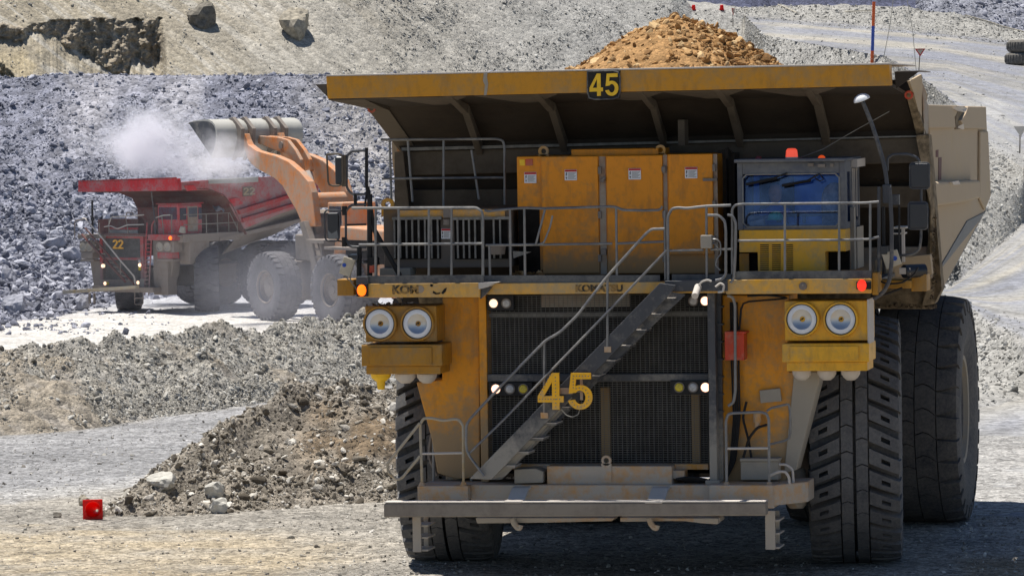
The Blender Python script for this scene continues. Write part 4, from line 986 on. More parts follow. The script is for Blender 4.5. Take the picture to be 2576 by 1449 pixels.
for x0, x1 in ((1912, 1934), (1942, 1964), (1978, 1995)):
    lv = MB(); ld = MB()
    for k in range(13):
        y = 615+k*5.2; ld.bx(x0, y, x1, y+2.6, yF-.004, .006); lv.bx(x0, y-2.2, x1, y, yF-.014, .014)
    part(lv, 'vent_louvre', 'cabyellow', part(ld, 'vent_slot', 'ink', lowc))
b = MB()                                                     # front frame round the windscreen
wx0, wx1, wz0, wz1 = cx(1869), cx(2112), cz(570), cz(438)
b.box(xa, yF, zc1, wx0, yF+.12, zc2); b.box(wx1, yF, zc1, xb, yF+.12, zc2); b.box(wx0, yF, zc1, wx1, yF+.12, wz0); b.box(wx0, yF, wz1, wx1, yF+.12, zc2)
cf = part(b, 'cab_frame', 'cabframe', bevel=.012)
b = MB(); b.box(xa-.03, yF-.1, zc2, xb+.03, yB, zc2+.05); part(b, 'cab_roof', 'cabframe', bevel=.015)
b = MB(); b.box(xa, yF+.12, zc1, xa+.05, yB, zc1+.35); b.box(xa, yF+.12, zc1+.35, xa+.05, yF+.3, zc2); b.box(xa, yB-.2, zc1+.35, xa+.05, yB, zc2); part(b, 'cab_wall', 'cabframe')
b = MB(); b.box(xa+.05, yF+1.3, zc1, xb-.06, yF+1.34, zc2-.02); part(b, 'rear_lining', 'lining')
b = MB(); b.box(xa+.02, yF+.3, zc1+.35, xa+.03, yB-.2, zc2); part(b, 'side_window', 'darkglass')
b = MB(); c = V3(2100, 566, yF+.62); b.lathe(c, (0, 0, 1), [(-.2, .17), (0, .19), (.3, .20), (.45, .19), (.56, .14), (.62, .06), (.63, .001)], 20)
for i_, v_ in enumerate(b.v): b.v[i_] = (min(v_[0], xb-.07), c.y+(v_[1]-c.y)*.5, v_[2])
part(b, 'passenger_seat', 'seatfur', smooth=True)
b = MB(); b.box(V3(1884, 560, yF+.3).x, yF+.28, zc1+.06, V3(1922, 560, yF+.3).x, yF+.45, zc1+.20); part(b, 'radio', 'rust', bevel=.03)
b = MB(); b.ext([(wx0-.01, yF+.02, wz0-.01), (wx1+.01, yF+.02, wz0-.01), (wx1+.01, yF+.115, wz1+.01), (wx0-.01, yF+.115, wz1+.01)], (0, .008, 0)); part(b, 'windscreen', 'cabglass')
rim = MB(); q = [Vector((x, yF-.005, z)) for x, z in ((wx0+.06, wz0), (wx1-.06, wz0), (wx1, wz0+.06), (wx1, wz1-.06), (wx1-.06, wz1), (wx0+.06, wz1), (wx0, wz1-.06), (wx0, wz0+.06), (wx0+.06, wz0))]; rim.tube(q, .014, 6); part(rim, 'window_seal', 'rail', cf, smooth=True)
b = MB()                                                     # door side: sliding window frames and pillars
for y0, y1 in ((yF+.12, yF+.22), (yF+.62, yF+.72), (yF+1.05, yF+1.13), (yB-.12, yB)): b.box(xb-.05, y0, zc1, xb, y1, zc2)
b.box(xb-.045, yF+.12, zc1, xb-.002, yB, zc1+.1); b.box(xb-.045, yF+.12, zc2-.16, xb-.002, yB, zc2-.002); sd = part(b, 'cab_door', 'cabframe', bevel=.008)
b = MB(); b.box(xb-.03, yF+.22, zc1+.1, xb-.022, yB-.12, zc2-.16); part(b, 'side_window', 'darkglass', sd)
b = MB()
for y0 in (yF+.75, yF+.95, yF+1.2): b.box(xb+.002, y0, zc1+.15, xb+.02, y0+.03, zc2-.12)
b.box(xb+.002, yF+.7, zc2-.1, xb+.09, yB, zc2+.02); part(b, 'window_track', 'barw', sd)
b = MB(); b.box(xb-.005, yF+.55, zc0, xb+.05, yF+.75, zc1+.3); b.box(xb-.005, yF+.9, zc0, xb+.05, yB, zc1); part(b, 'door_sill', 'greybox', sd)
b = MB(); dsh = [V3(x, y, yF+.3) for x, y in ((1880, 556), (1930, 546), (1990, 541), (2050, 540), (2108, 537))]; b.tube(dsh, .03, 6); b.cyl(V3(2023, 541, yF+.3), V3(2023, 562, yF+.3), .025, n=8); b.cyl(V3(1960, 560, yF+.55), V3(1960, 548, yF+.55), .04, n=8)
b.box(xa+.06, yF+.15, zc1-.02, xb-.06, yF+.6, zc1+.06); part(b, 'dashboard', 'black')
b = MB(); sc_ = P(1950, 545, yF+1.0); b.box(sc_[0]-.26, yF+1.15, zc1-.1, sc_[0]+.26, yF+1.3, zc1+.75); b.box(sc_[0]-.26, yF+.75, zc1-.12, sc_[0]+.26, yF+1.2, zc1-.02); part(b, 'driver_seat', 'black', bevel=.04)
wp = MB()
for a in (((1981, 436), (1945, 449), (1877, 464)), ((2062, 438), (2030, 455), (1967, 467))):
    wp.tube([V3(x, y, yF-.03) for x, y in a], .013, 6); wp.tube([V3(a[2][0], a[2][1], yF-.02), V3(a[1][0]+10, a[1][1]-1, yF-.02)], .022, 5)
wp.tube([V3(x, y, yF-.03) for x, y in ((2062, 438), (2072, 452), (2062, 456), (2050, 448))], .01, 5); part(wp, 'wiper', 'black', smooth=True)
b = MB(); c = V3(1992, 411, 1.5); b.lathe(c, (0, 0, 1), [(0, .115), (.03, .115), (.035, .10), (.09, .095)], 24); bc_ = part(b, 'beacon', 'barw', smooth=True)
b = MB(); b.lathe(c+Vector((0, 0, .091)), (0, 0, 1), [(0, .092), (.10, .082), (.125, .06), (.13, .001)], 24); part(b, 'beacon_lens', 'beacon', bc_, smooth=True)
for x, y, mt, r in ((2067, 400.5, 'ball_o', .058), (1908, 401, 'ball_d', .05)):
    c = V3(x, y, 1.5); b = MB(); b.lathe(c, (0, 0, 1), [(-r, .001)]+[(r*math.sin(R_(a)), r*math.cos(R_(a))) for a in range(-75, 90, 15)]+[(r, .001)], 16); o = part(b, 'warning_light', mt, smooth=True)
    b = MB(); b.cyl(c+Vector((0, 0, -r-.09)), c+Vector((0, 0, -r*.9)), .015, n=8); part(b, 'stem', 'black', o)
b = MB(); b.bx(2032, 411, 2046, 419, 1.3, .05); b.bx(2057, 413, 2075, 421, 1.28, .06); b.bx(2088, 412, 2096, 420, 1.3, .05); part(b, 'roof_bracket', 'ldark')
b = MB(); b.tube([V3(2005, 400, 1.9), V3(2070, 376, 1.9), V3(2136, 337, 1.9), V3(2237, 281, 1.9)], .007, 5); part(b, 'whip_antenna', 'slat', smooth=True)
# --- tray: canopy beam, underside, front wall, flanks, floor
b = MB(); b.ext([V3(820, 193, 1.1), V3(2237, 163, 1.1), V3(2239, 216, 1.1), V3(824, 249, 1.1)], (0, .3, 0)); cb_ = part(b, 'canopy_beam', 'canopy', bevel=.012)
b = MB(); b.ext([V3(820, 189, 1.09), V3(2237, 158.5, 1.09), V3(2237, 163, 1.09), V3(820, 193, 1.09)], (0, 3.4, -.02)); part(b, 'canopy_roof', 'barw', bevel=.006)  # pale steel paints the sunlit lip above the beam
b = MB(); b.pp([(1217, 184), (1226, 184), (1225, 196), (1228, 212), (1224, 240), (1217, 241), (1220, 215), (1215, 205)], 1.092, .01); part(b, 'weld_seam', 'greybox', cb_)
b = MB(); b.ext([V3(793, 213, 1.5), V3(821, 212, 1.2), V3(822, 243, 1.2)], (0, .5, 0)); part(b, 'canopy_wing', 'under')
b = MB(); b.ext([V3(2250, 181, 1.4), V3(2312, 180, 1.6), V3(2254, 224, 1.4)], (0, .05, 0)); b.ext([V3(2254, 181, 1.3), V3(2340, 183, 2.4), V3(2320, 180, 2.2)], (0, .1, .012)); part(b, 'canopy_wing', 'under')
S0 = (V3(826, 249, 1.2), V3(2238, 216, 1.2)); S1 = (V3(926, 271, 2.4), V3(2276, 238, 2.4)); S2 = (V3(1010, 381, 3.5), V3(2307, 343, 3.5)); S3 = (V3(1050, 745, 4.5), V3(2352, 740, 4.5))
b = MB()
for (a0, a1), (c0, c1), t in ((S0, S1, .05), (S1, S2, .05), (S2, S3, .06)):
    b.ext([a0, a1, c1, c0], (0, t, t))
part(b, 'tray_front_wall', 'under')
def on(S, f): return S[0]*(1-f)+S[1]*f
for x0, x1 in ((1168, 18), (1385, 18), (1834, 18), (2054, 20), (1640, 16)):
    Xr = P(x0, 263, 2.3)[0]; f = (Xr-S1[0].x)/(S1[1].x-S1[0].x); w = x1/165./2
    p0, p1, p2 = on(S0, f), on(S1, f), on(S2, f); r = MB(); d = .13
    for q in ((p0, p1, .02, d), (p1, p2, d, d)):
        r.ext([(Xr-w, q[0].y, q[0].z-q[2]), (Xr-w, q[0].y, q[0].z+.01), (Xr-w, q[1].y, q[1].z+.01), (Xr-w, q[1].y-.08, q[1].z-q[3])], (2*w, 0, 0))
    part(r, 'canopy_rib', 'rib', bevel=.01)
    r = MB(); r.ext([p0+Vector((-.7, 0, -.015)), p0+Vector((.55, 0, -.015)), p0+Vector((w+.05, .65, -.13)), p0+Vector((-w-.05, .65, -.13))], (0, .02, .05)); part(r, 'canopy_gusset', 'rib')
r = MB(); X1 = P(1722, 330, 2.9)[0]; r.box(X1-.05, 2.6, P(1722, 366, 2.9)[2], X1+.05, 2.95, P(1722, 302, 2.6)[2]); part(r, 'canopy_rib', 'rib')
r = MB(); r.ext([S0[0]+Vector((0, 0, -.02)), S1[0]+Vector((0, 0, -.02)), S1[0]+Vector((.32, 0, -.05)), S0[0]+Vector((.5, .2, -.02))], (0, .03, .05)); r.ext([S1[0]+Vector((-.02, -.03, 0)), S2[0]+Vector((-.02, -.03, 0)), S2[0]+Vector((.26, -.03, 0)), S1[0]+Vector((.30, -.03, 0))], (0, .2, 0)); part(r, 'corner_rib', 'rib')
for x, y in ((934, 274), (2286, 240)):
    r = MB(); c = V3(x, y, 2.3); r.lathe(c, (0, 1, 0), [(0, .035), (0, .065), (.04, .065), (.04, .035)], 16, caps=(False, False)); part(r, 'lifting_eye', 'red')
# bolsters across the front wall
def wallp(S_, f, px): pass
for y0, y1, Y, mt, x0, x1 in ((346, 410, 3.35, 'rib', 1010, 2318), (468, 522, 3.65, 'rib', 1016, 2330), (620, 700, 3.9, 'rust', 1900, 2345)):
    k = 1 if y0 < 400 else .3
    r = MB(); r.ext([V3(x0, y0+34*k, Y), V3(x1, y0, Y), V3(x1, y1, Y+.05), V3(x0, y1+32*k, Y+.05)], (0, .4, 0)); part(r, 'wall_bolster', mt, bevel=.015)
r = MB(); r.ext([V3(1010, 372, 3.25), V3(2318, 341, 3.25), V3(2318, 345, 3.25), V3(1010, 380, 3.25)], (0, .4, 0)); part(r, 'wall_flange', 'slat')
r = MB(); r.ext([V3(992, 383, 3.1), V3(1014, 381, 3.1), V3(1030, 522, 3.3), V3(1032, 720, 3.6), V3(992, 720, 3.6)], (0, .3, 0)); part(r, 'corner_post', 'rib', bevel=.01)
r = MB(); r.ext([V3(2200, 655, 3.5), V3(2340, 640, 3.5), V3(2345, 690, 3.6), V3(2200, 700, 3.6)], (0, .2, 0)); part(r, 'wall_bolster', 'bodyside', bevel=.01)
# mud-caked corner bolster, right, and the rounded bottom edge
r = MB(); r.ext([V3(2304, 340, 3.0), V3(2336, 338, 3.3), V3(2352, 520, 3.7), V3(2369, 728, 4.2), V3(2350, 765, 4.4), V3(2318, 770, 4.3), V3(2337, 700, 4.0), V3(2338, 520, 3.5), V3(2306, 355, 3.1)], (.0, .4, 0)); part(r, 'corner_bolster', 'caked', bevel=.02)
r = MB(); r.ext([V3(2278, 236, 2.35), V3(2296, 232, 2.4), V3(2330, 340, 3.3), V3(2306, 343, 3.3)], (0, .3, 0)); part(r, 'corner_bolster', 'caked', bevel=.01)
r = MB(); c0, c1 = V3(1060, 738, 4.6), V3(2345, 742, 4.6); r.tube([c0, c1], .22, 14); part(r, 'tray_nose', 'caked', smooth=True)
gq = np.random.default_rng(9)
dirt_heap('caked_mud', T, V3(2200, 768, 4.4), V3(2350, 772, 4.4), .3, 260, .03, .13)
dirt_heap('caked_mud', T, V3(2345, 760, 4.1), V3(2350, 540, 3.6), .1, 200, .02, .09)
# flank facing right
XS = 4.22
def F(px, py, x=XS): return Vector(PXp(px, py, x))
r = MB(); r.ext([F(2335, 264), F(2480.5, 269), F(2486, 400), F(2493, 492), F(2478, 530), F(2366, 738), F(2350, 520)], (-.08, 0, 0)); fk = part(r, 'flank', 'bodyside', bevel=.01)
r = MB(); r.ext([F(2335.5, 264, XS+.07), F(2404, 266, XS+.07), F(2410, 280, XS+.07), F(2402, 296, XS+.07), F(2404, 322, XS+.07), F(2338, 323, XS+.07)], (-.07, 0, 0)); r.ext([F(2436, 268, XS+.07), F(2480, 269, XS+.07), F(2483, 325, XS+.07), F(2428, 324, XS+.07), F(2418, 304, XS+.07), F(2430, 286, XS+.07)], (-.07, 0, 0)); part(r, 'top_rail', 'bodyside', fk, bevel=.012)
r = MB(); r.ext([F(2404, 268, XS+.02), F(2433, 269, XS+.02), F(2430, 290, XS+.02), F(2418, 306, XS+.02), F(2424, 324, XS+.02), F(2404, 326, XS+.02)], (-.02, 0, 0)); part(r, 'torn_gap', 'caked', fk)
r = MB(); r.ext([F(2400, 270, XS+.1), F(2420, 268, XS+.16), F(2434, 272, XS+.1), F(2430, 280, XS+.12), F(2412, 277, XS+.12)], (-.02, 0, -.02)); r.ext([F(2412, 318, XS+.1), F(2424, 312, XS+.13), F(2426, 324, XS+.1)], (-.02, 0, -.02)); part(r, 'torn_flap', 'barw', fk)
q = [(2347, 458), (2380, 456), (2430, 455), (2466, 453), (2467, 500), (2430, 510), (2390, 516), (2354, 521)]
r = MB(); r.ext([F(x, y, XS+.16) for x, y in q], (-.16, 0, 0)); part(r, 'side_bolster', 'bodyside', fk, bevel=.05, seg=3)
r = MB(); r.ext([F(2467, 330, XS+.05), F(2486, 330, XS+.05), F(2493, 492, XS+.05), F(2479, 528, XS+.05), F(2466, 500, XS+.05)], (-.05, 0, 0)); part(r, 'rear_bolster', 'bodyside', fk, bevel=.03)
r = MB(); r.ext([F(2479, 533, XS+.02), F(2434, 556, XS+.02), F(2364, 676, XS+.02), F(2367, 736, XS-.25)], (-.05, 0, 0)); part(r, 'floor_bolster', 'steel', fk, bevel=.01)  # darker grey paints the shade on the sloping chamfer
for qd in (((2355, 379), (2361, 377), (2361, 396), (2355, 396)), ((2361, 397), (2369, 396), (2368, 453), (2361, 454)), ((2356, 290), (2361, 293), (2360, 309), (2356, 306))):
    r = MB(); r.ext([F(x, y, XS+.008) for x, y in qd], (-.006, 0, 0)); part(r, 'rust_slot', 'rdark', fk)
r = MB(); r.ext([F(2395, 458, XS+.20), F(2412, 455, XS+.20), F(2416, 464, XS+.18), F(2400, 466, XS+.18)], (-.05, 0, 0)); part(r, 'torn_flap', 'barw', fk)
r = MB(); r.ext([V3(2288, 205, 1.5), V3(2318, 188, 2.7), V3(2325, 250, 3.2), V3(2326, 338, 3.4), V3(2298, 232, 2.3)], (-.04, .05, 0)); part(r, 'canopy_cheek', 'bodyside')
r = MB(); r.ext([V3(2319, 205, 2.9), V3(2326, 222, 3.0), V3(2334, 240, 3.2), V3(2331, 258, 3.3), V3(2336, 266, 3.5), V3(2336, 336, 3.5), V3(2325, 338, 3.2)], (-.03, .08, 0)); part(r, 'torn_edge', 'rust')
Ya, Yb = F(2350, 400).y, F(2480, 300).y
r = MB(); r.pyz([(Ya-1.0, 6.2), (Ya-.2, 4.2), (Yb, 5.0), (Yb, 6.85), (Ya-1.0, 6.85)], -4.15, -4.07); part(r, 'flank', 'bodyside')
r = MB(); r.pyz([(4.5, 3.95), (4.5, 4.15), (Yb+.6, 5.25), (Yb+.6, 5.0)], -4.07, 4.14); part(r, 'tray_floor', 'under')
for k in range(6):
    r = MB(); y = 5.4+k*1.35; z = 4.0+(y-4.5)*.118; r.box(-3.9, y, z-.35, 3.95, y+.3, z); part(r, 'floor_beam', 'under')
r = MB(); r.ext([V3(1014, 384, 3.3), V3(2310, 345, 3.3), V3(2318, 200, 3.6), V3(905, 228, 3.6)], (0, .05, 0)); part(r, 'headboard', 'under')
# number plate on the canopy
b = MB(); b.ext([V3(1478, 180, 1.07), V3(1560, 178, 1.07), V3(1560, 249, 1.07), V3(1478, 251, 1.07)], (0, .03, 0)); npl = part(b, 'number_plate', 'plate', bevel=.008)
b = MB(); q = P(1483, 243, 1.06); numerals(b, '45', q[0], q[2], .203, .33, .03, 1.058, 1.069, .02); part(b, 'plate_number', 'num', npl)
b = MB(); b.ptube([(1478, 180), (1560, 178), (1560, 249), (1478, 251), (1478, 180)], 1.065, .012, 5); part(b, 'plate_edge', 'steel', npl)

# --- stairs across the grille
YS = .42
up0, up1 = (1660, 712), (1181, 1204)
b = MB(); b.pp([up0, (1700, 718), (1684, 742), (1236, 1206), up1], YS, .05); st = part(b, 'stair', 'steel', bevel=.008)
b = MB(); b.pp([(1690, 735), (1724, 742), (1440, 1010), (1272, 1196), (1232, 1206)], YS+.16, .04); part(b, 'stair_pan', 'steel', st)
b = MB(); b.pp([(1420, 990), (1440, 1000), (1282, 1176), (1240, 1200), (1228, 1192)], YS+.145, .012); part(b, 'dried_mud', 'greybox', st)
b = MB(); b.pp([(1690, 730), (1722, 738), (1262, 1206), (1216, 1206)], 1.02, .05); part(b, 'stringer', 'steel', st)
for x, y in ((1680, 751), (1644, 791), (1606, 831), (1567, 870), (1529, 908), (1490, 946), (1452, 986), (1414, 1025), (1382, 1065), (1348, 1103), (1312, 1138), (1278, 1172)):
    xa, z = P(x-40, y, YS+.1)[0], P(x, y, YS+.1)[2]; xb = P(x+18, y, YS+.1)[0]; xm = P(x-14, y, YS+.1)[0]
    b = MB(); b.box(xa, YS+.08, z-.03, xb, .98, z); tr = part(b, 'stair_tread', 'steel', st, bevel=.004)
    b = MB(); b.box(xm, YS+.07, z+.002, xb+.01, .97, z+.012); part(b, 'glint_edge', 'barw', tr)  # pale strip paints sunlight on the tread top
def rail(pts, Y, r=.022, mat='rail', name='handrail', parent=T, Ys=None):
    b = MB(); b.ptube(pts, Y, r*.86, 8, Ys); return part(b, name, mat, parent, smooth=True)
hr = rail([(1672, 576), (1639, 577), (1625, 588), (1528, 695), (1474, 765), (1453, 793), (1409, 836), (1373, 856), (1258, 973), (1183, 1053), (1173, 1070), (1172, 1135), (1218, 1197)], YS-.05, .024)
rail([(1677, 630), (1548, 765), (1400, 918), (1265, 1058), (1177, 1143)], YS-.03, .021)
rail([(1528, 694), (1528, 880)], YS, .022); rail([(1369, 857), (1369, 1045)], YS, .022)
b = MB(); b.bx(1520, 872, 1537, 886, YS-.02, .05); b.bx(1360, 1038, 1378, 1052, YS-.03, .06); part(b, 'rail_foot', 'chassis', st)
# big number hung on the stairs
b = MB(); q = P(1354, 1030, .33); q1 = P(1354, 938, .33); hN = q1[2]-q[2]
numerals(b, '4', q[0], q[2], .385, hN, 0, .30, .345); q5 = P(1429, 1030, .33); numerals(b, '5', q5[0], q5[2], .37, hN, 0, .30, .345); nb = part(b, 'number_sign', 'numo', st, bevel=.004)
b = MB(); b.bx(1408, 976, 1440, 991, .36, .02); b.bx(1459, 955, 1466, 1006, .362, .02); part(b, 'sign_bracket', 'rust', nb)
b = MB(); b.ptube([(1412, 1030), (1425, 1045), (1440, 1049), (1455, 1042), (1458, 1030)], .36, .008, 5); part(b, 'cable', 'slat', nb, smooth=True)
dots = MB()
def dot(px_, pz_): c = Vector((px_, .299, pz_)); dots.lathe(c, (0, -1, 0), [(0, .011), (.004, .009)], 6)
for fx, fz in [(.70, .08+.1*i) for i in range(9)]+[(.08+.11*i, .285) for i in range(8)]+[(.12+.06*i, .42+.085*i) for i in range(7)]: dot(q[0]+fx*.385, q[2]+fz*hN)
for a in range(-150, 120, 22): dot(q5[0]+(.5+.36*math.cos(R_(a)))*.37, q5[2]+(.335+.26*math.sin(R_(a)))*hN)
for fx, fz in [(.24, .60+.08*i) for i in range(4)]+[(.26+.12*i, .915) for i in range(6)]: dot(q5[0]+fx*.37, q5[2]+fz*hN)
part(dots, 'led_holes', 'rust', nb)
# --- guard rails round the deck
Yr = .66
gr = rail([(885, 524), (1198, 523), (1212, 532), (1215, 545), (1215, 694)], Yr, .024, name='guard_rail')
rail([(903, 616), (1214, 613)], Yr, .022, name='guard_rail')
for x, y0 in ((945, 526), (1003, 526), (1079, 525), (1136, 525)): rail([(x, y0), (x, 696)], Yr, .022, name='rail_post')
Yr = .86
rail([(1219, 530), (1230, 532), (1252, 529), (1316, 523), (1363, 525), (1535, 520), (1548, 521), (1568, 529), (1622, 530), (1656, 529), (1664, 525), (1666, 519)], Yr, .023, name='guard_rail')
rail([(1222, 617), (1252, 617), (1540, 613)], Yr, .022, name='guard_rail'); rail([(1552, 613), (1671, 608)], Yr, .022, name='guard_rail')
for x, y0 in ((1231, 616), (1283, 529), (1319, 524), (1550, 522), (1672, 530)): rail([(x, y0), (x+2, 704)], Yr, .022, name='rail_post')
rail([(1371, 528), (1348, 615)], Yr-.03, .02, name='rail_post'); rail([(1390, 543), (1384, 571), (1368, 611), (1353, 616)], Yr-.05, .017, name='bent_rail')
rail([(1681, 729), (1680, 545), (1690, 526), (1706, 523), (1727, 525), (1777, 519), (1839, 517)], Yr-.1, .024, name='guard_rail')
rail([(1684, 631), (1770, 629)], Yr-.1, .021, name='guard_rail'); rail([(1788, 628), (1839, 627)], Yr-.1, .021, name='guard_rail')
rail([(1777, 519), (1778, 700)], Yr-.1, .022, name='rail_post')
b = MB(); b.bx(1762, 592, 1790, 625, Yr-.2, .12); part(b, 'switch_box', 'greybox', bevel=.012)
b = MB(); b.ptube([(1790, 602), (1803, 602), (1812, 610), (1813, 640), (1804, 650), (1800, 668), (1812, 680)], Yr-.12, .012, 6); b.ptube([(1790, 612), (1800, 614), (1806, 625)], Yr-.12, .012, 6); part(b, 'conduit', 'rail', smooth=True)
rail([(1780, 542), (1808, 542), (1823, 556), (1826, 580), (1826, 690), (1818, 702), (1800, 706)], Yr-.28, .024, name='grab_rail')
rail([(1830, 541), (1842, 543), (1851, 560), (1850, 640), (1846, 700), (1838, 712)], Yr-.22, .024, name='grab_rail')
rail([(1842, 690), (1842, 526), (1850, 516), (1870, 514), (2176, 511), (2211, 508)], .72, .021, name='guard_rail')
rail([(1856, 606), (2111, 604), (2189, 602), (2211, 596)], .72, .021, name='guard_rail')
for x, y0 in ((1974.5, 514), (2111, 512), (2189, 511)): rail([(x, y0), (x, 686)], .72, .021, name='rail_post')
rail([(958, 352), (1250, 350), (1265, 354), (1269, 368), (1270, 515)], 2.2, .022, name='guard_rail'); rail([(961, 450), (1267, 447)], 2.2, .021, name='guard_rail')
for x, x2, y0, y1 in ((1116, 1116, 352, 520), (1026, 1038, 355, 508), (1186, 1205, 378, 502), (980, 985, 352, 512)): rail([(x, y0), (x2, y1)], 2.25, .021, name='rail_post')
# stair head bracket, camera, loose pipes
b = MB(); b.bx(1672, 706, 1830, 733, .62, .15); part(b, 'stair_landing', 'steel', bevel=.01)
b = MB(); b.cyl(V3(1756, 722, .6), V3(1748, 745, .35), .055, .05, 12); part(b, 'camera_housing', 'barw', smooth=True)
b = MB(); b.ptube([(1756, 720), (1766, 708), (1780, 704), (1790, 708)], .55, .016, 6); b.ptube([(1800, 722), (1812, 712), (1822, 718), (1818, 734), (1806, 735)], .55, .018, 6); part(b, 'conduit', 'barw', smooth=True)
# lower catwalk rails
r0 = rail([(1062, 1217), (1057, 1066), (1066, 1052), (1085, 1051), (1115, 1058), (1140, 1054), (1154, 1055), (1165, 1070), (1166, 1217)], .62, .025, 'raily', 'guard_rail')
rail([(1056, 1064), (974, 1167), (977, 1190), (999, 1206), (1012, 1201), (1057, 1146)], .60, .025, 'raily', 'guard_rail')
rail([(1060, 1141), (1164, 1139)], .62, .021, 'barw', 'guard_rail')
rail([(1091, 1216), (1090, 1045), (1100, 1033), (1120, 1031), (1172, 1031), (1184, 1042), (1186, 1216)], 1.35, .025, 'rail', 'guard_rail'); rail([(1090, 1120), (1185, 1120)], 1.35, .02, 'rail', 'guard_rail')
rail([(1828, 1216), (1826, 1058), (1832, 1042), (1842, 1039), (1912, 1036), (1928, 1040), (1934, 1054), (1935, 1222)], .62, .025, 'rail', 'guard_rail')
rail([(1830, 1128), (1933, 1127)], .62, .021, 'barw', 'guard_rail')
rail([(1929, 1034), (1940, 1026), (1984, 1016), (1987, 1030), (1989, 1105), (1938, 1117)], .95, .021, 'rail', 'guard_rail')
rail([(1938, 1196), (1958, 1186), (1976, 1186), (1985, 1200), (1986, 1250), (1970, 1262)], .8, .024, 'barw', 'grab_rail')
rail([(1960, 1168), (1978, 1168), (1994, 1180), (1997, 1235), (1988, 1256)], .95, .022, 'barw', 'grab_rail')
for x in (1062, 1166, 1828, 1935):
    b = MB(); b.cyl(V3(x, 1222, .62), V3(x, 1212, .62), .06, .03, 10); part(b, 'rail_foot', 'chassis')
# --- left mirror mast, board, side gear
Ym = .95
mm = rail([(930, 488), (930, 697)], Ym, .048, 'black', 'mirror_mast')
rail([(922, 372), (922, 470), (928, 492)], Ym, .03, 'black', 'mirror_mast', mm); rail([(926, 470), (946, 600), (946, 694)], Ym, .026, 'black', 'mirror_mast', mm); rail([(924, 470), (918, 520)], Ym, .02, 'black', 'mirror_mast', mm)
rail([(922, 379), (884, 381), (873, 392), (872, 472), (884, 489), (922, 489)], Ym, .022, 'steel', 'mirror_bracket', mm)
rail([(922, 515), (884, 516), (870, 530), (870, 602), (880, 621), (922, 622)], Ym, .023, 'steel', 'mirror_bracket', mm)
rail([(873, 566), (921, 565)], Ym, .018, 'black', 'mirror_bracket', mm); rail([(894, 489), (894, 516)], Ym, .03, 'black', 'mirror_bracket', mm)
rail([(934, 565), (1006, 694)], Ym, .045, 'black', 'brace', mm); rail([(904, 622), (903, 696)], Ym, .045, 'black', 'brace', mm)
b = MB(); b.bx(842, 394, 867, 465, Ym-.02, .1); mi = part(b, 'mirror', 'mback', bevel=.03, seg=3)
rail([(822, 389), (862, 387), (862, 468), (826, 468), (822, 389)], Ym-.04, .017, 'rib', 'mirror_frame', mi)
b = MB(); b.bx(859, 390, 870, 470, Ym-.03, .06); part(b, 'mirror_clamp', 'rib', mi)
b = MB(); b.bx(823, 536, 852, 602, Ym-.03, .05); m2 = part(b, 'mirror', 'mback', bevel=.02, seg=3)
b = MB(); b.ext([V3(824, 578, Ym-.036), V3(834, 588, Ym-.036), V3(848, 580, Ym-.036), V3(851, 600, Ym-.036), V3(826, 601, Ym-.036)], (0, .01, 0)); part(b, 'reflection_grey', 'mirror', m2)  # lighter patch paints a reflection low in the mirror
rail([(822, 529), (850, 529), (856, 536), (853, 600), (847, 607), (824, 607), (818, 600), (816, 536), (822, 529)], Ym-.03, .015, 'steel', 'mirror_frame', m2)
b = MB(); b.bx(860, 519, 870, 542, Ym-.04, .08); part(b, 'mirror_clamp', 'black', m2); b = MB(); b.bx(860, 597, 869, 621, Ym-.04, .08); part(b, 'mirror_clamp', 'black', m2); rail([(850, 530), (864, 530)], Ym, .013, 'black', 'mirror_arm', m2); rail([(848, 606), (864, 608)], Ym, .013, 'black', 'mirror_arm', m2)
b = MB(); b.pp([(865, 645), (894, 654), (879, 698), (852, 687)], .8, .05); sb = part(b, 'display_board', 'cream', bevel=.01)
b = MB(); b.lathe(V3(866, 667, .798), (0, -1, 0), [(0, .03), (.006, .03)], 16); part(b, 'board_dot', 'blue', sb)
b = MB(); b.bx(876, 641, 900, 652, .85, .25); part(b, 'board_hood', 'mback', sb)
b = MB(); b.ptube([(880, 697), (884, 712), (894, 722), (900, 735)], .8, .01, 6); b.ptube([(868, 694), (876, 704), (890, 710)], .8, .01, 6); part(b, 'cable', 'slat', sb, smooth=True)
b = MB(); b.cyl(V3(937, 686, .9), V3(937, 668, .9), .045, n=12); lm = part(b, 'warning_light', 'red', smooth=True)
b = MB(); b.bx(926, 648, 950, 667, .85, .12); b.bx(915, 655, 926, 661, .9, .05); part(b, 'light_bracket', 'black', lm)
b = MB(); b.bx(955, 675, 1032, 693, 1.3, .4); part(b, 'tool_tray', 'greybox', bevel=.01)
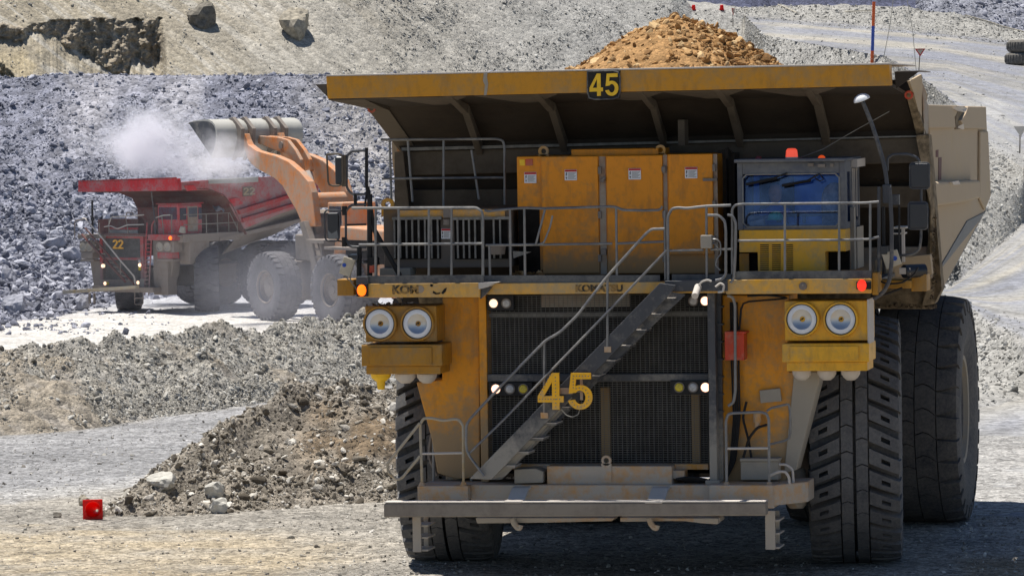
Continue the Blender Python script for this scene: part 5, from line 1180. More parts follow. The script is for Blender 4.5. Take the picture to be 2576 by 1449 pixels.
# --- right mirror frame, mast lamp, board
Yq = 1.2
rail([(2232, 430), (2233, 398), (2246, 389), (2284, 388), (2308, 397), (2318, 419), (2317, 600), (2313, 628), (2296, 641), (2262, 643)], Yq, .024, 'steel', 'mirror_bracket')
for y0, y1, x0, x1 in ((410, 475, 2289, 2338), (509, 577, 2285, 2333)):
    b = MB(); b.bx(x0, y0, x1, y1, Yq-.05, .1); mi = part(b, 'mirror', 'mback', bevel=.03, seg=3)
    rail([(x0+5, y0), (x1-5, y0), (x1, y0+5), (x1, y1-5), (x1-5, y1), (x0+5, y1), (x0, y1-5), (x0, y0+5), (x0+5, y0)], Yq-.03, .014, 'steel', 'mirror_frame', mi)
ms = rail([(2232, 470), (2228, 435), (2221, 402), (2207, 355), (2193, 312), (2178, 275), (2168, 252)], 1.1, .036, 'steel', 'lamp_mast')
b = MB(); c = V3(2168, 251, 1.1); axd = Vector((-.33, -.2, 1)).normalized(); b.lathe(c, axd, [(-.01, .12), (.0, .125), (.03, .115), (.06, .085), (.08, .04), (.085, .001)], 24); part(b, 'mast_lamp', 'white', ms, smooth=True)
b = MB(); b.bx(2220, 465, 2240, 512, 1.05, .12); b.bx(2240, 490, 2262, 516, 1.1, .1); part(b, 'mast_clamp', 'steel', ms, bevel=.01)
rail([(2238, 472), (2243, 560), (2243, 660), (2238, 705), (2222, 736), (2197, 752)], .85, .035, 'steel', 'grab_rail')
rail([(2211, 470), (2211, 690)], 1.0, .028, 'steel', 'rail_post'); rail([(2222, 520), (2224, 690)], 1.25, .03, 'black', 'rail_post')
rail([(2262, 516), (2262, 640)], 1.2, .018, 'black', 'rail_post')
b = MB(); b.pp([(2217, 639), (2256, 627), (2268, 664), (2230, 678)], 1.0, .05); sb = part(b, 'display_board', 'cream', bevel=.01)
b = MB(); b.lathe(V3(2251, 650, .998), (0, -1, 0), [(0, .035), (.006, .035)], 16); part(b, 'board_dot', 'blue', sb)
b = MB(); b.bx(2206, 620, 2232, 640, 1.0, .3); part(b, 'board_hood', 'mback', sb)
b = MB(); b.bx(2247, 571, 2278, 576, 1.4, .5); b.bx(2268, 576, 2276, 660, 1.4, .05); b.bx(2247, 586, 2274, 590, 1.4, .4); part(b, 'deck_locker', 'barw', bevel=.006)
b = MB(); b.bx(2246, 577, 2268, 660, 1.5, .4); part(b, 'locker_body', 'black')
b = MB(); b.cyl(V3(2274, 683, 1.4), V3(2325, 681, 1.6), .10, n=16); part(b, 'accumulator', 'mback', smooth=True)
b = MB(); b.bx(2262, 674, 2290, 690, 1.35, .1); part(b, 'deck_bracket', 'barw', bevel=.005)
b = MB(); b.ptube([(2200, 700), (2230, 715), (2270, 712), (2300, 690), (2310, 672)], 1.1, .014, 6); part(b, 'hose', 'black', smooth=True); b = MB(); b.ptube([(1880, 745), (1930, 742), (1990, 750), (1866, 760), (1860, 830)], 1.1, .016, 6); part(b, 'hose', 'black', smooth=True); b = MB(); b.ptube([(2190, 745), (2230, 740), (2270, 724)], 1.2, .016, 6); part(b, 'hose', 'black', smooth=True)

# --- the driver and the things in the cab
def person(name, label, loc, seat=True):
    root = bpy.data.objects.new(name, None); COL.objects.link(root); root.location = loc
    tag(root, label, 'person')
    J = [((0, 0, .0), .15), ((0, .02, .22), .14), ((0, .02, .46), .17), ((0, .0, .58), .07), ((0, -.02, .68), .085), ((0, -.02, .80), .10), ((0, -.01, .87), .07),
         ((.20, .0, .50), .07), ((.27, -.06, .26), .055), ((.20, -.32, .22), .042), ((.17, -.42, .25), .035),
         ((-.20, .0, .50), .07), ((-.27, -.06, .26), .055), ((-.20, -.32, .22), .042), ((-.17, -.42, .25), .035),
         ((.11, -.05, -.02), .11), ((.13, -.48, .02), .085), ((.13, -.52, -.40), .06), ((-.11, -.05, -.02), .11), ((-.13, -.48, .02), .085), ((-.13, -.52, -.40), .06)]
    E_ = [(0, 1), (1, 2), (2, 3), (3, 4), (4, 5), (5, 6), (2, 7), (7, 8), (8, 9), (9, 10), (2, 11), (11, 12), (12, 13), (13, 14), (0, 15), (15, 16), (16, 17), (0, 18), (18, 19), (19, 20)]
    me = bpy.data.meshes.new('body'); me.from_pydata([j[0] for j in J], E_, []); o = bpy.data.objects.new('body', me); COL.objects.link(o); o.parent = root
    md = o.modifiers.new('skin', 'SKIN'); md.use_smooth_shade = True
    for i, j in enumerate(J): me.skin_vertices[0].data[i].radius = (j[1], j[1]*.85)
    me.skin_vertices[0].data[0].use_root = True
    s = o.modifiers.new('sub', 'SUBSURF'); s.levels = s.render_levels = 2; me.materials.append(M['work'])
    h = MB(); h.lathe((0, -.03, .64), (0, 0, 1), [(0, .05), (.05, .085), (.12, .10), (.19, .098), (.25, .07), (.275, .02), (.278, .001)], 20); h.add([(-.02, -.12, .76), (.02, -.12, .76), (0, -.155, .74), (0, -.12, .79)], [(0, 1, 2), (0, 2, 3), (1, 3, 2)])
    h.build('head', M['skin'], root, smooth=True)
    return root
sp = P(1950, 500, 2.1)
person('person', 'driver in blue sitting behind the windscreen of the yellow truck', (float(sp[0]), 2.15, float(sp[2])-.70))
hc_ = Vector(P(1951, 553, 1.62)); hh = MB(); hh.lathe(hc_, (0, 0, 1), [(0, .145), (.006, .145), (.01, .12), (.06, .112), (.10, .085), (.125, .045), (.13, .001)], 24)
ho = hh.build('hard_hat', M['hat'], None, smooth=True); tag(ho, 'green hard hat lying on the dashboard behind the yellow truck\'s windscreen', 'hard hat')

# --- ore heaped in the tray
gx = np.linspace(-4.05, 4.1, 90); gy = np.linspace(3.75, 13.2, 100); X, Y = np.meshgrid(gx, gy)
pk = P(1690, 2, 6.6)
r = np.hypot((X-pk[0])/1.0, (Y-6.8)/1.25)
Z = pk[2]+.05-.66*np.sqrt(r*r+.26)+.08*(fbm(X*1.1, Y*1.1, 201, 4)-.5)
Z = np.maximum(Z, 5.7+.2*fbm(X, Y, 203, 3))
Z = Z-.0*X
ORE = np.stack([X, Y, Z], -1)
oc = np.array((.35, .205, .09))*(1+0*X[..., None]); i = np.arange(90*100).reshape(100, 90); fq = np.stack([i[:-1, :-1], i[:-1, 1:], i[1:, 1:], i[1:, :-1]], -1).reshape(-1, 4)
lo_ = empty('ore_load', (0, 0, 0)); tag(lo_, 'heap of rusty brown ore piled in the yellow truck\'s tray', 'ore')
os_ = np_mesh('fines', ORE.reshape(-1, 3), fq, soil('ore_fines', .04, 2.0, .6), lo_, col=oc.reshape(-1, 3), smooth=True)
g_ = np.random.default_rng(77); n_ = 22000
ii = g_.integers(0, 99, n_); jj = g_.integers(0, 89, n_); k_ = Z[ii, jj] > 6.6; ii, jj = ii[k_], jj[k_]
ps = ORE[ii, jj]+np.stack([g_.uniform(0, .09, len(ii)), g_.uniform(0, .095, len(ii)), 0*ii], 1)
v, f = stones_np(ps, sizes(len(ps), .05, .28, g_, 1.8), g_, .10, .6, .28)
tag(np_mesh('chunks', v, f, M['r_ore'], lo_), kind='stuff')
# ------------------------------------------------------------------ the red haul truck being loaded
RR = np.array([-60.158, 177.344, BENCH+.02]); RT = R_(-28.3)
FRAME[0] = np.array([-60.158, 177.344, -4.67]); FRAME[1] = RT
T2 = empty('haul_truck', FRAME[0], RT); T2.location.z = -4.67
tag(T2, 'dusty red haul truck numbered 22 being loaded in front of the blue-grey rock pile', 'dump truck')
T_ = T
def part(mb, name, mat, parent=None, **k): return mb.build(name, M[mat], parent or T2, **k)
def rail(pts, Y, r=.03, mat='rdust', name='handrail', parent=None):
    b = MB(); b.ptube(pts, Y, r, 6); return part(b, name, mat, parent, smooth=True)
wheel(T2, 3.22, 3.6, RW-.03, RW, 1.32, 'rear', R_(44), 1, ('tyre_d', 'rdust'), .03); wheel(T2, -2.85, 3.6, RW-.03, RW, 1.32, 'rear', R_(40), -1, ('tyre_d', 'rdust'), .1)
for cx_, o_ in ((3.35, 1), (1.85, 1), (-1.85, -1), (-3.35, -1)): wheel(T2, cx_, 9.95, RW-.03, RW, 1.34, 'rear', 0, o_, ('tyre_d', 'rdust'), .05)
b = MB(); b.box(-1.2, 1.9, 1.4, 1.2, 12.2, 2.5); part(b, 'frame', 'rdust', bevel=.05)
b = MB(); b.cyl((-2.8, 9.95, RW), (2.8, 9.95, RW), .6); part(b, 'axle', 'rdust', smooth=True)
# tray
b = MB(); b.pp([(197, 458), (445, 449.5), (448, 480), (196, 483)], .2, .3); part(b, 'canopy_beam', 'rpaint', bevel=.02)
b = MB(); b.ext([V3(197, 457.5, .15), V3(445, 449, .15), V3(445, 450, 4.2), V3(262, 456, 4.2)], (0, 0, .06)); part(b, 'canopy_roof', 'rpaint2')
XR = 4.05
def F2(px, py, x=XR): return Vector(PXp(px, py, x))
Ls = [V3(198, 483, .3), V3(300, 486, 1.6), V3(332, 499, 2.7), V3(346, 525, 3.3), V3(348, 590, 3.6), V3(352, 650, 3.9)]
Rs = [F2(449, 480), F2(520, 476), F2(562, 492), F2(585, 522), F2(606, 565), F2(620, 590)]
b = MB()
for i in range(5): b.ext([Ls[i], Rs[i], Rs[i+1], Ls[i+1]], (0, .06, .05))
part(b, 'tray_front_wall', 'rdark')
b = MB(); b.ext([F2(447, 459), F2(526, 453), F2(648, 446), F2(805, 440), F2(800, 505), F2(700, 540), F2(613, 577), F2(591, 538), F2(570, 498), F2(535, 478), F2(449, 480)], (-.08, 0, 0)); fl2 = part(b, 'flank', 'rflank', bevel=.02)
b = MB(); b.ext([F2(527, 452, XR+.1), F2(650, 445.5, XR+.1), F2(650, 458, XR+.1), F2(596, 461, XR+.1), F2(527, 463, XR+.1)], (-.1, 0, 0)); part(b, 'top_rail', 'bucket', fl2, bevel=.02)  # grey stretch paints the sheen on the red rail
b = MB(); b.ext([F2(463, 467, XR+.06), F2(487, 466, XR+.06), F2(497, 479, XR+.02), F2(470, 481, XR+.02)], (-.02, 0, 0)); part(b, 'bright_patch', 'rpaint', fl2)  # brighter red patch paints light falling on the flank
for qd in ([(600, 528), (720, 492), (800, 468), (800, 476), (720, 502), (606, 540)], [(612, 549), (720, 517), (800, 494), (800, 500), (720, 526), (614, 560)]):
    b = MB(); b.ext([F2(x, y, XR+.18) for x, y in qd], (-.2, 0, 0)); part(b, 'side_bolster', 'rpaint2', fl2, bevel=.03)
b = MB(); b.ext([F2(578, 502, XR+.05), F2(598, 497, XR+.05), F2(612, 512, XR+.05), F2(590, 520, XR+.05)], (-.05, 0, 0)); part(b, 'bright_patch', 'rpaint', fl2)
b = MB(); b.ext([F2(611, 470, XR+.03), F2(634, 469, XR+.03), F2(634, 494, XR+.03), F2(611, 495, XR+.03)], (-.03, 0, 0)); np2 = part(b, 'number_plate', 'rdust', fl2)
c0 = F2(613, 491, XR+.035); c1 = F2(613, 473, XR+.035); hN = c1.z-c0.z
b = MB(); numerals(b, '22', 0, 0, .42, hN, .08, 0, .015); o = part(b, 'plate_number', 'raily', np2); o.rotation_euler = (0, 0, R_(90)); o.location = c0
b = MB(); b.ext([F2(613, 577, XR-.05), F2(700, 540, XR-.05), F2(805, 502, XR-.05), F2(805, 530, 2.2), F2(690, 590, 2.2), F2(560, 640, 2.2)], (-.1, 0, 0)); part(b, 'tray_floor', 'rdust')
b = MB(); y0, y1 = F2(449, 480).y, F2(800, 450).y; xl = Ls[3].x; b.pyz([(3.5, 6.5), (4.2, 4.2), (y1, 5.0), (y1, 6.85), (3.5, 7.2)], xl-.04, xl+.04); part(b, 'flank', 'rpaint2')
b = MB(); b.pyz([(4.0, 3.9), (4.0, 4.1), (y1, 5.1), (y1, 4.9)], xl+.06, 3.95); part(b, 'tray_floor', 'rdust')
# front: grille, deck, pods
GY = 1.2
def bxp(name, x0, y0, x1, y1, Y, dep, mat, parent=None, bev=.015):
    b = MB(); b.bx(x0, y0, x1, y1, Y, dep); return part(b, name, mat, parent, bevel=bev)
bxp('radiator', 252, 598, 357, 704, GY+.25, .3, 'core'); wires('grille_mesh', 258, 600, 352, 702, 2.9, 2.9, T2, GY, .012)
bxp('grille_post', 251, 592, 257, 726, GY-.08, .3, 'rpaint2'); bxp('grille_post', 353, 590, 361, 726, GY-.08, .3, 'rpaint2')
bxp('grille_beam', 257, 648, 353, 654, GY-.06, .2, 'rpaint2'); bxp('grille_beam', 252, 704, 358, 722, GY-.1, .4, 'rdust'); bxp('grille_beam', 255, 593, 354, 600, GY-.06, .3, 'rpaint2')
for x, y, mt in ((258, 669, 'lamp_on2'), (351, 658, 'lamp_off'), (351, 667, 'lamp_on2'), (351, 676, 'lamp_yel'), (264, 713, 'lamp_on2'), (271, 713, 'lamp_yel'), (347, 711, 'lamp_on2'), (354, 711, 'lamp_off')):
    b = MB(); c = V3(x, y, GY-.12); b.lathe(c, (0, -1, 0), [(-.1, .10), (.02, .10), (.05, .06), (.055, .001)], 14); part(b, 'lamp', mt, smooth=True)
b = MB(); cq = P(284.5, 626, GY-.2); c1 = P(284.5, 603, GY-.2); numerals(b, '22', cq[0], cq[2], .38, c1[2]-cq[2], .05, GY-.24, GY-.18); part(b, 'number_sign', 'numo', bevel=.01)
bxp('deck_beam', 196, 590, 254, 600, .7, .4, 'rdust'); bxp('deck_beam', 254, 588, 372, 594, .9, .4, 'rdark'); bxp('deck_beam', 372, 590, 440, 605, .7, .4, 'rpaint2')
zd = P(300, 590, .9)[2]
b = MB(); b.box(-3.6, .9, zd-.1, 3.85, 3.5, zd-.02); part(b, 'deck_floor', 'rdust')
b = MB(); b.box(3.5, 1.1, zd-.42, 3.9, 5.6, zd+.03); part(b, 'side_deck', 'rdust', bevel=.02)
b = MB(); b.box(1.5, 1.15, 1.0, 2.6, 1.9, zd-.2); part(b, 'fender', 'rdust', bevel=.03)
b = MB(); b.pp([(393, 650), (436, 650), (432, 690), (420, 735), (398, 735)], 1.4, .6); part(b, 'fender', 'rdust', bevel=.03)
b = MB(); b.pp([(226, 652), (252, 655), (252, 722), (236, 722)], 1.4, .6); part(b, 'fender', 'rdust', bevel=.03)
b = MB(); b.box(3.0, 1.7, 2.7, 3.8, 3.3, zd-.4); part(b, 'air_filter_box', 'rdust', bevel=.04)
for (x0, x1, lx) in ((201, 238, (211, 226)), (393, 437, (403.5, 422.5))):
    p_ = bxp('headlight_pod', x0, 607, x1, 635, .9, .7, 'rdust'); bxp('lower_box', x0+3, 635, x1-5, 651, .85, .6, 'rpaint2' if x0 > 300 else 'rdust', p_); bxp('lower_box', x0+1, 652, x1-2, 658, .88, .6, 'rdust', p_)
    for x in lx:
        b = MB(); c = V3(x, 620.5, .9); b.lathe(c, (0, -1, 0), [(0, .26), (.08, .26), (.09, .20), (.05, .18), (.03, .1), (.03, .001)], 24); part(b, 'headlight', 'greybox', p_, smooth=True)
b = MB(); c = V3(429, 599, .7); b.lathe(c, (0, -1, 0), [(0, .11), (.05, .10), (.06, .001)], 16); part(b, 'marker_light', 'marker_o', smooth=True)
b = MB(); b.ext([V3(157, 731, -.1), V3(340, 719, -.1), V3(341, 726, -.1), V3(157, 740, -.1)], (0, .3, 0)); part(b, 'bumper_bar', 'raily', bevel=.01)
bxp('catwalk', 232, 722, 385, 735, .5, 1.4, 'rdust'); bxp('front_box', 352, 702, 362, 728, .9, .3, 'steel')
for x, yt in ((222, 738), (234, 738)): bxp('boarding_step', x, yt, x+4, yt+26, .6, .1, 'rdust')
b = MB(); b.ptube([(339, 726), (339, 766), (360, 766), (360, 736)], .5, .03, 6); b.ptube([(339, 750), (360, 750)], .5, .03, 6); part(b, 'boarding_step', 'rdust')
# ladders and rails
b = MB(); b.ptube([(206, 590), (316, 709)], .5, .07, 6); b.ptube([(214, 574), (338, 716)], .5, .05, 6); st2 = part(b, 'stair', 'rdark')
for k in range(11):
    f = (k+.5)/11; b = MB(); b.ptube([(206+110*f, 590+119*f), (216+118*f, 588+124*f)], .55, .035, 5); part(b, 'stair_tread', 'rdust', st2)
rail([(208, 550), (213, 549), (250, 590), (300, 652), (338, 696), (340, 714)], .42, .045, 'barw'); rail([(250, 592), (250, 560)], .45); rail([(303, 655), (303, 690)], .45)
b = MB(); b.ptube([(364, 742), (366, 640), (370, 560)], .8, .04, 6); b.ptube([(374, 742), (381, 600), (382, 565), (388, 556)], .8, .04, 6)
for k in range(15): b.ptube([(364.5+.15*k, 734-k*10), (376+.35*k, 734-k*10)], .8, .03, 5)
part(b, 'ladder', 'rpaint2')
rail([(188, 600), (188, 556), (212, 551)], .9); rail([(272, 570), (280, 546), (310, 544), (362, 541)], 1.0, .03, 'barw'); rail([(262, 571), (278, 568), (295, 576), (320, 566), (362, 565)], .95, .03, 'barw'); rail([(316, 544), (323, 590)], 1.0); rail([(274, 550), (274, 592)], 1.0)
rail([(392, 548), (410, 542), (428, 541)], 1.0, .03, 'barw'); rail([(407, 545), (412, 590)], 1.0); rail([(432, 540), (432, 588)], 1.1)
rail([(318, 542), (318, 535), (334, 535), (335, 542)], 1.3)
b = MB()
for x in (3.86,):
    for y in (3.0, 3.9, 4.8, 5.5): b.cyl((x, y, zd), (x, y, zd+1.1), .03, n=6)
    b.tube([(x, 1.2, zd+1.1), (x, 4.9, zd+1.1), (x, 5.5, zd+.2)], .03, 6); b.tube([(x, 1.2, zd+.55), (x, 5.4, zd+.55)], .03, 6)
part(b, 'guard_rail', 'rdust')
b = MB(); b.ptube([(391, 592), (388, 540), (380, 475)], .9, .035, 6); c = V3(380, 474, .9); b.lathe(c, (0, 0, 1), [(0, .12), (.05, .1), (.08, .001)], 12); part(b, 'lamp_mast', 'steel')
b = MB(); b.ptube([(233, 590), (232, 505)], .9, .06, 6); part(b, 'mirror_mast', 'black'); bxp('mirror', 228, 546, 235, 556, .85, .1, 'black')
bxp('grid_box', 246, 552, 348, 588, 1.9, 1.2, 'rdark'); bxp('name_board', 275, 578, 346, 589, 1.2, .1, 'mirror'); bxp('top_panel', 275, 573, 346, 578, 1.25, .1, 'rpaint2')
bxp('control_cabinet', 346, 522, 396, 590, 2.3, 1.2, 'rdark')
# cab
zc1, zc0 = P(420, 515, 1.3)[2], zd
xa, xb = P(396, 550, 1.3)[0], P(449, 550, 1.3)[0]
b = MB(); b.box(xa, 1.3, zc0, xb, 3.2, zc1); cab2 = part(b, 'cab', 'rpaint', bevel=.08)
b = MB(); b.box(xa-.03, 1.2, zc1+.002, xb+.04, 3.3, zc1+.08); part(b, 'cab_roof', 'rpaint2', cab2, bevel=.03)
b = MB(); b.bx(399, 522, 444, 553, 1.27, .05); part(b, 'windscreen', 'darkglass', cab2, bevel=.02)
b = MB(); b.box(xb+.005, 2.0, zc0+.15, xb+.04, 2.8, zc1-.12); dr = part(b, 'cab_door', 'rust', cab2, bevel=.02)
b = MB(); b.box(xb+.03, 2.08, zc0+.95, xb+.06, 2.72, zc1-.2); part(b, 'side_window', 'darkglass', dr)
for q0, q1 in ((1.4, 1.9), (2.87, 3.12)):
    b = MB(); b.box(xb+.01, q0, zc0+.8, xb+.03, q1, zc1-.2); part(b, 'side_window', 'darkglass', cab2)
b = MB(); b.cyl(V3(458, 585, .9), V3(460, 570, .9), .2, .14, 12); part(b, 'air_intake', 'greybox', smooth=True)
# rock already in its tray
g_ = np.random.default_rng(3); n_ = 900
lx, ly = g_.uniform(-3.4, 3.4, n_), g_.uniform(4.5, 12.5, n_); lz = 6.2-.05*lx**2
v, f = stones_np(np.stack([lx, ly, lz], -1), sizes(n_, .25, 1.1, g_), g_, .5, .6)
c, s_ = math.cos(RT), math.sin(RT)
ol = np_mesh('rock_load', v, f, M['r_pile']); ol.location = T2.location; ol.rotation_euler = (0, 0, RT); tag(ol, 'blue-grey rock lying in the red truck\'s tray under the dust cloud', 'rock load')

# ------------------------------------------------------------------ the wheel loader tipping into it
rh = np.array([math.cos(_t), math.sin(_t), 0]); fh = np.array([-math.sin(_t), math.cos(_t), 0])
fw = (-.55*rh+.835*fh); lrz = math.atan2(fw[1], fw[0])-math.pi/2
wc = PD(690, 712, 240.8); lat = np.array([fw[1], -fw[0], 0])          # local +x
root = wc+lat*2.45; root[2] = BENCH
FRAME[0] = root; FRAME[1] = lrz
LD = empty('wheel_loader', root, lrz); tag(LD, 'orange wheel loader with raised arms tipping its bucket over the red truck', 'wheel loader')
def part(mb, name, mat, parent=None, **k): return mb.build(name, M[mat], parent or LD, **k)
for x, y, o_ in ((-2.45, 0, -1), (2.45, 0, 1), (-2.45, -6.6, -1), (2.45, -6.6, 1)): wheel(LD, x, y, 1.85, 1.86, 1.3, 'rear', 0, o_, ('tyre_d', 'ldark'), .07*y)
b = MB(); b.box(-1.1, -2.4, 1.1, 1.1, 1.2, 3.2); b.box(-1.5, -2.2, 3.2, 1.5, -.6, 4.6); part(b, 'front_frame', 'ldark', bevel=.08)
b = MB(); b.pyz([(-11.4, 2.2), (-11.4, 4.4), (-10.8, 4.9), (-5.4, 5.1), (-4.9, 4.6), (-4.4, 2.4), (-6.0, 1.4), (-10.6, 1.5)], -1.6, 1.6); hd = part(b, 'engine_hood', 'orange', bevel=.08)
b = MB(); b.box(-1.63, -10.4, 3.2, -1.6, -6.0, 4.4); part(b, 'hood_vent', 'void', hd)
b = MB(); b.box(-2.3, -4.9, 4.2, 2.3, -3.1, 4.4); b.box(-2.3, -8.6, 3.9, -1.62, -4.9, 4.05); part(b, 'platform', 'ldark', bevel=.02)
b = MB(); b.box(-1.0, -4.8, 4.42, 1.0, -3.2, 6.3); cb3 = part(b, 'cab', 'orange', bevel=.06)
b = MB(); b.box(-1.03, -4.6, 5.1, -1.0, -3.4, 6.1); part(b, 'side_window', 'darkglass', cb3)
b = MB(); b.box(-.85, -3.2, 5.1, .85, -3.17, 6.1); part(b, 'windscreen', 'darkglass', cb3)
b = MB(); b.tube([(-1.8, -4.0, 1.0), (-1.9, -3.1, 4.3)], .09, 6); b.tube([(-1.8, -4.7, 1.0), (-1.9, -3.9, 4.3)], .09, 6)
for k in range(8): b.tube([(-1.81-.01*k, -4.0+.11*k, 1.2+.38*k), (-1.81-.01*k, -4.66+.1*k, 1.2+.38*k)], .05, 6)
part(b, 'ladder', 'ldark')
b = MB(); b.ext([Vector(PXp(x, y, -1.6)) for x, y in ((752, 560), (764, 556), (823, 742), (806, 748))], (.4, 0, 0)); part(b, 'hoist_cylinder', 'ldark', bevel=.03)
arm_t = [(613, 336), (618, 352), (624, 364), (644, 378.7), (668, 386), (691.5, 391.5), (724, 406), (753.5, 431.6), (775.5, 457), (784, 484), (790, 534), (794, 570)]
arm_b = [(762, 572), (745, 530), (736, 515), (724, 494), (710, 468), (691.5, 450), (668, 437), (644, 424), (632, 413), (622, 399), (612, 370), (606, 345)]
q = [Vector(PXp(x, y, -1.3)) for x, y in arm_t+arm_b]
for dx in (0, 2.15):
    b = MB(); b.ext([v_+Vector((dx, 0, 0)) for v_ in q], (.40, 0, 0)); part(b, 'lift_arm', 'orange', bevel=.05)
b = MB(); b.cyl(q[8]+Vector((.2, 0, -1.0)), q[8]+Vector((2.4, 0, -1.0)), .4, n=16); part(b, 'cross_tube', 'orange', smooth=True)
# bell-crank links on either side of the centre line
lk = [(642, 345), (652, 342), (700, 346), (722, 352), (742, 378), (755, 402), (760, 430), (752, 436), (741, 410), (722, 388), (694, 379), (650, 362), (642, 354)]
ql = [Vector(PXp(x, y, -.15)) for x, y in lk]
for dx in (0, .55):
    b = MB(); b.ext([v_+Vector((dx, 0, 0)) for v_ in ql], (.22, 0, 0)); o = part(b, 'bell_crank', 'orange', bevel=.03)
    b = MB(); c = ql[3]*.5+ql[10]*.5+Vector((dx-.06, 0, 0)); b.cyl(c, c+Vector((.35, 0, 0)), .2, n=16); part(b, 'pivot_pin', 'ldark', o, smooth=True)
b = MB(); b.cyl(ql[7]+Vector((.55, 0, 0)), Vector(PXp(800, 560, -.1)), .26, n=12); part(b, 'tilt_cylinder', 'barw', smooth=True)
b = MB(); b.pyz([(-2.0, 4.5), (-1.9, 5.5), (-1.2, 5.9), (-.7, 5.4), (-.6, 4.5)], -1.0, 1.0); part(b, 'arm_tower', 'ldark', bevel=.08)
# bucket: floor on top, lip to the left, back curving down to the arm pins
pf_ = [(474, 309), (492, 304), (512, 301), (524, 301), (534, 306), (541, 315), (545, 328), (546, 344), (544, 364), (539, 382), (531, 398)]
qb = [Vector(PXp(x, y, -2.75)) for x, y in pf_]; inn = []
cc = sum(qb, Vector())/len(qb)
for v_ in qb: inn.append(v_+(cc-v_).normalized()*.12)
b = MB(); n_ = len(qb)
b.ext(qb+inn[::-1], (5.4, 0, 0)); bk = part(b, 'bucket', 'bucket', smooth=True)
for dx in (0, 5.3):
    b = MB(); b.ext([v_+Vector((dx+.0, 0, 0)) for v_ in qb[:1]+inn[1:]], (.1, 0, 0)); part(b, 'end_plate', 'steel', bk)
for dx in (1.25, 1.95, 3.3, 4.0):
    b = MB(); b.ext([v_+Vector((dx, 0, 0)) for v_ in (qb[3]+Vector((0, 0, .02)), qb[4]+Vector((0, 0, .22)), qb[6]+(qb[6]-cc).normalized()*.5, qb[8]+(qb[8]-cc).normalized()*.55, qb[10]+(qb[10]-cc).normalized()*.15, qb[8], qb[6], qb[5])], (.22, 0, 0)); part(b, 'hinge_plate', 'ldark', bk, bevel=.02)
for k in range(9):
    b = MB(); x = .15+k*.61; b.ext([qb[0]+Vector((x, 0, 0)), qb[1]*.4+qb[0]*.6+Vector((x, 0, .05)), qb[0]+(qb[0]-qb[1]).normalized()*.42+Vector((x, 0, -.02))], (.25, 0, 0)); part(b, 'bucket_tooth', 'ldark', bk)
FRAME[0] = np.zeros(3); FRAME[1] = 0.0

# ------------------------------------------------------------------ small things on the ground and along the roads
def surf(grid, px, py):
    x, y = pix(grid.reshape(-1, 3)); k = np.argmin((x-px)**2+(y-py)**2); return Vector(grid.reshape(-1, 3)[k])
UP = Vector((0, 0, 1)); RHV = Vector(rh); FHV = Vector(fh)
def boulder(px0, py0, px1, py1, grid, label, mat, k, flat=.8, sink=.2, rz=0.0):
    """single rock spanning those photo pixels, resting on the terrain"""
    p = surf(grid, (px0+px1)/2, py1); d = float((np.array(p)-CP)@CF); w = (px1-px0)/FL*d; h = (py1-py0)/FL*d
    v, F_ = PRO_X[0][k % 10], PRO_X[1]; lo, hi = v.min(0), v.max(0); vv = (v-(lo+hi)/2)/(hi-lo)
    sc = np.array([w, max(w, h)*flat, h*(1+sink)]); vv = vv*(1+.5*(fbm(vv[:, 0]*3+9*k, vv[:, 2]*3+vv[:, 1]*2, 7, 4)-.5))[:, None]*sc*1.1
    g_ = np.random.default_rng(k); vv = vv*(1+.035*g_.normal(size=(len(vv), 1)))
    o = np_mesh('boulder', vv, F_, M[mat]); o.location = p+UP*(h*.5*(1-sink))+FHV*(.12*w); o.rotation_euler = (0, 0, _t+rz); tag(o, label, 'boulder', 'large boulders lying on the slopes'); return o
boulder(473, 6, 539, 60, HIL, 'big dark boulder near the top of the scree hillside', 'r_dark', 1, 1.2, .5)
boulder(708, 26, 772, 86, HIL, 'big tan boulder casting a shadow on the scree hillside', 'r_tan', 2, 1.2, .45)
boulder(372, 1190, 436, 1224, MND, 'flat pale slab on the left slope of the rubble mound', 'r_pale', 3, .9, .2)
boulder(516, 1208, 562, 1246, MND, 'pale wedge-shaped slab low on the rubble mound, right of the flat slab', 'r_pale', 4, .8, .2)
boulder(528, 1253, 570, 1290, MND, 'pale rounded rock at the foot of the rubble mound', 'r_pale', 5, .9, .2)
boulder(196, 1228+17, 226, 1228+44, GND, 'lone grey stone left of the red traffic cone', 'r_tan', 6, .9, .2)
boulder(135, 1288, 156, 1302, GND, 'small dark stone on the gravel left of the red traffic cone', 'r_dark', 7, .9, .2)
boulder(1, 664, 40, 714, PIL, 'large blue-grey rock at the photo\'s left edge, low on the rock pile', 'r_blue', 8, .9, .15)
boulder(92, 600, 162, 632, PIL, 'broad slab in the rock pile left of the red truck\'s deck', 'r_blue', 9, .9, .15)
boulder(190, 742, 224, 788, PIL, 'upright pale block at the foot of the rock pile in front of the red truck', 'r_blue', 0, .9, .15)
boulder(160, 620, 205, 660, PIL, 'pale block in the rock pile below the broad slab', 'r_blue', 4, .9, .2)
boulder(10, 745, 60, 790, PIL, 'large blue-grey rock at the foot of the rock pile, far left', 'r_blue', 3, .9, .2)
